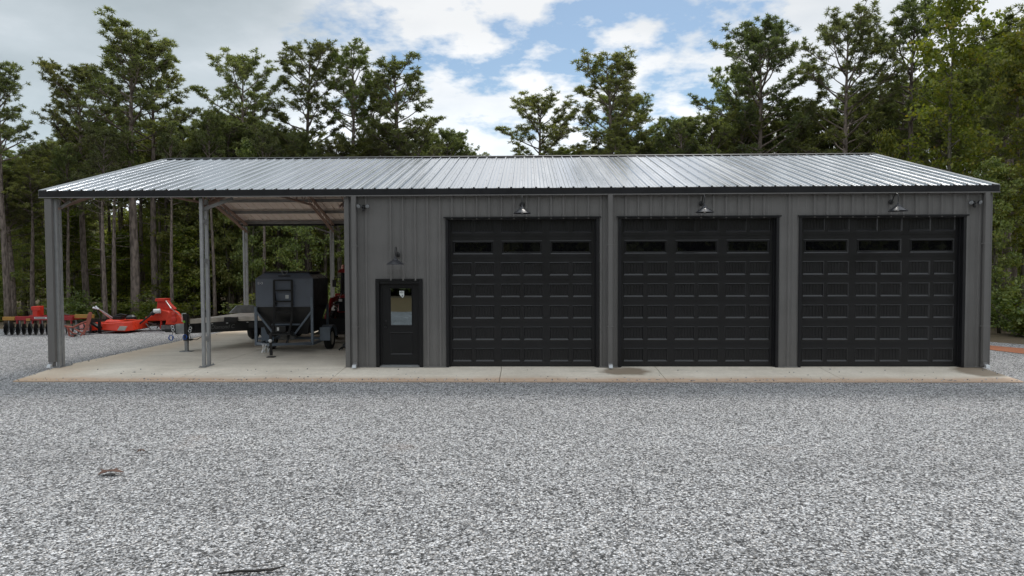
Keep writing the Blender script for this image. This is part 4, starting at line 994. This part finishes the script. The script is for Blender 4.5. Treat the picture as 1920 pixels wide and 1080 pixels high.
def make_broad(seed, Ht=12.0, cb=.25, Rm=2.4, r0=.13, mat='leaves', nclu=300, per=26, size=.15, bark='greybark', nb=26, ncut=.0):
    r = random.Random(seed); rs = np.random.RandomState(seed); mb = MB(); lx, ly = r.uniform(-.5, .5), r.uniform(-.5, .5); ph = r.uniform(0, 6)
    tp = lambda t: Vector((lx*t+.2*math.sin(ph+4*t)*t, ly*t+.2*math.cos(ph+5*t)*t, Ht*t))
    n = 12; mb.tube([tp(i/n) for i in range(n+1)], [r0*(1-.9*(i/n)) for i in range(n+1)], 8); cl = []; az = r.uniform(0, 6)
    for i in range(nb):
        q = (i+.5)/nb; t = cb+(1-cb)*q*.97; az += 2.4+r.uniform(-.6, .6); Lb = Rm*(.45+.55*math.sin(math.pi*min(1, q*.8+.18)))*r.uniform(.55, 1.1)*(1 if q < .7 else 1-(q-.7)*1.6)
        el = rad(r.uniform(8, 35)+25*q); o = tp(t); h = Vector((math.cos(az), math.sin(az), 0)); pts = [o]
        for k in range(1, 5):
            e = el+r.uniform(-.2, .2)-.08*k; h = (h+Vector((r.uniform(-.25, .25), r.uniform(-.25, .25), 0))).normalized(); pts.append(pts[-1]+(h*math.cos(e)+Vector((0, 0, math.sin(e))))*Lb/4)
        rb = .035*Lb/Rm*(r0/.13); mb.tube(pts, [rb, rb*.8, rb*.55, rb*.35, .006], 5, cap=False)
        nk = max(3, int(nclu/nb))
        for k in range(nk):
            s_ = .25+.78*(k+r.random())/nk; f = min(3.99, s_*4); j = int(f); p = pts[j].lerp(pts[j+1], f-j); d = Vector((r.uniform(-1, 1), r.uniform(-1, 1), r.uniform(-.35, .6))).normalized()*r.uniform(.15, .55); e = p+d
            mb.tube([p, e], [.010, .004], 3, cap=False); cl.append(tuple(e))
    V, F = leaves(rs, np.array(cl), per, .34, size)
    return mesh_of(mb, 'broad_trunk', M[bark]), raw_mesh('broad_crown', V, F, M[mat])

PINES = [make_pine(11, cb=.58, Rm=2.0, nb=36, top=.5), make_pine(12, cb=.52, Rm=2.3, nb=40, top=.4), make_pine(13, cb=.62, Rm=1.9, nb=32, top=.5, dens=.95),
         make_pine(14, cb=.44, Rm=2.4, nb=52, top=.3), make_pine(15, cb=.64, Rm=1.8, nb=30, top=.6, mat='needles_light'), make_pine(16, cb=.54, Rm=2.1, nb=40, top=.4, mat='needles_light'),
         make_pine(17, cb=.36, Rm=2.2, nb=58, top=.3)]
BROADS = [make_broad(21, 12.5, .22, 2.5, .14, 'yleaves', 420, 26, .15, nb=34), make_broad(22, 9, .18, 2.1, .10, 'leaves', 330, 26, .14, nb=30), make_broad(23, 7, .10, 1.9, .07, 'leaves', 300, 26, .13, nb=28),
          make_broad(24, 6, .08, 1.7, .06, 'yleaves', 240, 24, .13, nb=24)]
def make_bush(seed, mat):
    r = random.Random(seed); rs = np.random.RandomState(seed); mb = MB(); cl = []
    for k in range(12):
        a = r.uniform(0, 6.3); l = r.uniform(.8, 2.2); e = rad(r.uniform(45, 85)); p = Vector((r.uniform(-.3, .3), r.uniform(-.3, .3), 0)); d = Vector((math.cos(a)*math.cos(e), math.sin(a)*math.cos(e), math.sin(e)))
        q = p+d*l; mb.tube([p, p.lerp(q, .5)+Vector((r.uniform(-.1, .1), r.uniform(-.1, .1), 0)), q], [.018, .012, .005], 4, cap=False)
        for j in range(9): s_ = r.uniform(.15, 1.05); cl.append(tuple(p+d*l*s_+Vector((r.uniform(-.35, .35), r.uniform(-.35, .35), r.uniform(-.15, .15)))))
    V, F = leaves(rs, np.array(cl), 22, .28, .12); V[:, 2] = np.maximum(V[:, 2], .02)
    return mesh_of(mb, 'bush_stems', M['greybark']), raw_mesh('bush_crown', V, F, M[mat])
BUSHES = [make_bush(31, 'leaves'), make_bush(32, 'yleaves')]
PH = 14.0
def plant(name, meshes, loc, label, cat, group, sx, sz, rz, parts=('trunk', 'crown')):
    t = thing(name, loc, label, cat, rz=rz, group=group); t.scale = (sx, sx, sz)
    for nm, me in zip(parts, meshes[:2]):
        o = D.objects.new(nm, me); C.objects.link(o); o.parent = t
    return t
def hero(u, vtop, y, k, wpx, label, base=GZ-.05, kind='pine', rz=None):
    """a tree whose trunk stands at the photo's column u (measured low on the trunk) and whose top reaches row vtop"""
    x, _, zt_ = at(u, vtop, y); x0 = at(u, 560, y)[0]
    pool, h0, w0, nm = (PINES, PH, 2*2.2, 'pine_tree') if kind == 'pine' else (BROADS, (12.5, 9, 7, 6)[k], 2*2.3, 'broadleaf_tree')
    sz = (zt_-base)/h0; wid = wpx/(F_PX/(y-CY)); sx = wid/(pool[k][2]*.97 if kind == 'pine' else w0)
    return plant(nm, pool[k], ((x+x0)/2 if kind == 'pine' else x, y, base), label, 'tree', None, sx, sz, R_.uniform(0, 6.3) if rz is None else rz)
HERO = [
 (8, 104, 14.5, 2, 120, 'tall pine at the left edge of the photo, behind the disc harrow'),
 (158, 112, 19, 3, 150, 'dark green pine left of the tallest pine on the left, above the roof\'s left end'),
 (248, 26, 17.5, 0, 165, 'tallest pine on the left, standing behind the rotary cutter'),
 (288, 68, 18.5, 2, 130, 'open crowned pine just right of the tallest pine on the left'),
 (462, 92, 21, 1, 150, 'full crowned pine above the carport, between the front column and the wall corner'),
 (576, 64, 22, 0, 128, 'round topped pine rising over the roof above the bin trailer'),
 (652, 76, 22, 4, 105, 'pine rising over the roof straight above the wall corner'),
 (698, 140, 24, 5, 95, 'light green pine between two taller pines above the entry door'),
 (745, 97, 21, 2, 140, 'pine rising over the roof above the entry door, last before the open sky'),
 (1018, 168, 23, 1, 150, 'low round pine standing alone against the sky above the left garage door'),
 (1144, 92, 22, 0, 150, 'tall pine standing alone above the gap between left and middle garage doors'),
 (1180, 170, 25, 3, 130, 'shorter pine just right of the lone tall pine above the doors'),
 (1380, 106, 24, 5, 90, 'slim pine just left of the big pine above the right garage door'),
 (1422, 30, 20, 3, 180, 'big dark pine over the roof between the middle and right garage doors'),
 (1590, 8, 18, 1, 165, 'very tall pine over the roof above the right garage door'),
 (1714, -14, 18, 2, 140, 'very tall pine over the roof\'s right slope, its top at the photo edge'),
 (1895, 22, 15, 4, 150, 'pine at the right edge of the photo behind the yellow green trees'),
]
for h_ in HERO: hero(*h_)
hero(1800, -40, 12.5, 0, 205, 'yellow green broadleaf tree right of the roof, taller than the building', kind='broad')
hero(1925, 30, 10.5, 0, 190, 'yellow green broadleaf tree at the right edge of the photo', kind='broad')
hero(1880, 300, 10.0, 1, 150, 'dark green broadleaf tree beside the building\'s right corner', kind='broad')
hero(1668, 250, 15.5, 3, 120, 'small yellow green broadleaf tree behind the roof\'s right slope', kind='broad')
# filler pines, in rows behind the silhouette trees
def top_row(u):
    """height of the continuous tree line in the photo"""
    pts = [(-400, 120), (0, 290), (100, 270), (150, 215), (340, 235), (420, 190), (560, 240), (640, 270), (800, 225), (850, 245), (893, 308), (935, 306), (955, 285), (1050, 282), (1085, 262), (1130, 262), (1200, 255), (1240, 215), (1290, 222), (1350, 205), (1400, 205), (1500, 200), (1560, 190), (1650, 170), (1750, 130), (1920, 60), (2400, 20)]
    return float(np.interp(u, [p[0] for p in pts], [p[1] for p in pts]))
fr_ = random.Random(77)
u = -260.0; row = 0
for row, (yy, step, drop, jit) in enumerate(((22, 54, -26, 34), (26, 50, -4, 30), (33, 46, 20, 30))):
    u = -300.0+row*17
    while u < 2250:
        uu = u + fr_.uniform(-18, 18); y = yy+fr_.uniform(-2.0, 2.5); v = top_row(uu)+drop+fr_.uniform(0, jit)
        x, _, zt_ = at(uu, v, y); k = fr_.choice([1, 3, 0, 6, 5, 4]); sz = (zt_+.2)/PH
        plant('pine_tree', PINES[k], (x, y, GZ-.05), 'pine standing in the unbroken wood behind the building', 'tree', 'pines in the wood behind the building', fr_.uniform(.85, 1.1), sz, fr_.uniform(0, 6.3))
        u += step
# slender trunks and understory trees
for i in range(60):
    y = fr_.uniform(16.5, 31); uu = fr_.uniform(-60, 700) if i % 3 else fr_.uniform(1830, 2050); x = at(uu, 560, y)[0]
    if y < 18 and -6.5 < x < -1: y += 3
    plant('broadleaf_tree', BROADS[fr_.choice([1, 1, 2, 2, 3])], (x, y, GZ-.05), 'understory broadleaf tree among the pine trunks', 'tree', 'understory trees between the pine trunks', fr_.uniform(.75, 1.15), fr_.uniform(.65, 1.05), fr_.uniform(0, 6.3))
for i in range(34):
    y = fr_.uniform(14.2, 24); uu = fr_.uniform(-80, 690) if i % 4 else fr_.uniform(1850, 2010); x = at(uu, 600, y)[0]
    if uu > 1800: y = fr_.uniform(6.6, 14); x = max(at(uu, 600, y)[0], 26.6 if y > 7.5 else 28.4)
    plant('bush', BUSHES[fr_.choice([0, 0, 1])], (x, y, GZ-.05), 'green bush at the foot of the wood', 'bush', 'bushes along the edge of the wood', fr_.uniform(.8, 1.4), fr_.uniform(.5, 1.05), fr_.uniform(0, 6.3), ('stems', 'crown'))
# slender pines along the edge of the wood, their trunks bare to above the eaves
sl_ = [(60, 15.5), (128, 17), (196, 14.8), (212, 16.5), (322, 17), (352, 19), (402, 18), (494, 18), (516, 24), (610, 22), (640, 25), (1866, 13), (1902, 11.5), (1850, 17), (-30, 15), (95, 22), (228, 24), (266, 25), (302, 22), (340, 26), (446, 25), (555, 21), (1880, 20)]
for i, (uu, y) in enumerate(sl_):
    x = at(uu, 520, y)[0]; v = top_row(uu)+fr_.uniform(-12, 45); z_ = at(uu, v, y)[2]+.2
    plant('pine_tree', PINES[(4, 2, 0)[i % 3]], (x, y, GZ-.05), 'slender pine with a bare trunk at the edge of the wood', 'tree', 'slender pines at the edge of the wood', fr_.uniform(.62, .85), z_/PH, fr_.uniform(0, 6.3))
# bare trunks seen under the carport roof, crowns above
for (uu, y, k, s_, lb) in ((432, 20, 0, 1.35, 'thick reddish pine trunk seen through the carport right of the front column'), (474, 21, 2, 1.1, 'reddish pine trunk seen just right of the rear carport column'), (578, 24, 2, 1.15, 'pine trunk seen through the carport above the bin trailer'), (22, 16, 1, 1.0, 'second pine trunk from the left edge of the photo'),
                        (540, 26, 1, .8, 'thin dark pine trunk seen through the carport between the two thicker trunks')):
    x, _, zt_ = at(uu, top_row(uu)+25, y); x0 = at(uu, 500, y)[0]
    plant('pine_tree', PINES[k], (x0, y, GZ-.05), lb, 'tree', None, s_, (zt_+.2)/PH, fr_.uniform(0, 6.3))
# the far wood that closes the view, and the tree line across the field behind the camera
def far_wood(name, x0, x1, y0, y1, hfun, n, seed, size=.5):
    rs = np.random.RandomState(seed); X = rs.uniform(x0, x1, n); Y = rs.uniform(y0, y1, n); Hh = np.array([hfun(x) for x in X])
    lum = .72+.28*np.sin(X*.55)*np.sin(X*.23+1.3)
    Z = Hh*lum*rs.uniform(0, 1, n)**1.15
    V, F = leaves(rs, np.stack([X, Y, Z], 1), 9, .9, size); V[:, 2] = np.maximum(V[:, 2], GZ)
    me = raw_mesh(name, V, F, M['needles']); o = D.objects.new(name, me); C.objects.link(o); return o
o = far_wood('far_wood', -55, 85, 42, 52, lambda x: 10.5 if x < 30 else 13, 20000, 5, .5); tag(o, 'dense far wood of dark green foliage seen between the nearer trunks', 'wood', kind='stuff')
o = far_wood('tree_line', -60, 85, -60, -44, lambda x: 24, 20000, 6, 1.05); tag(o, 'dark tree line across the field, mirrored in the entry door glass', 'wood', kind='stuff')
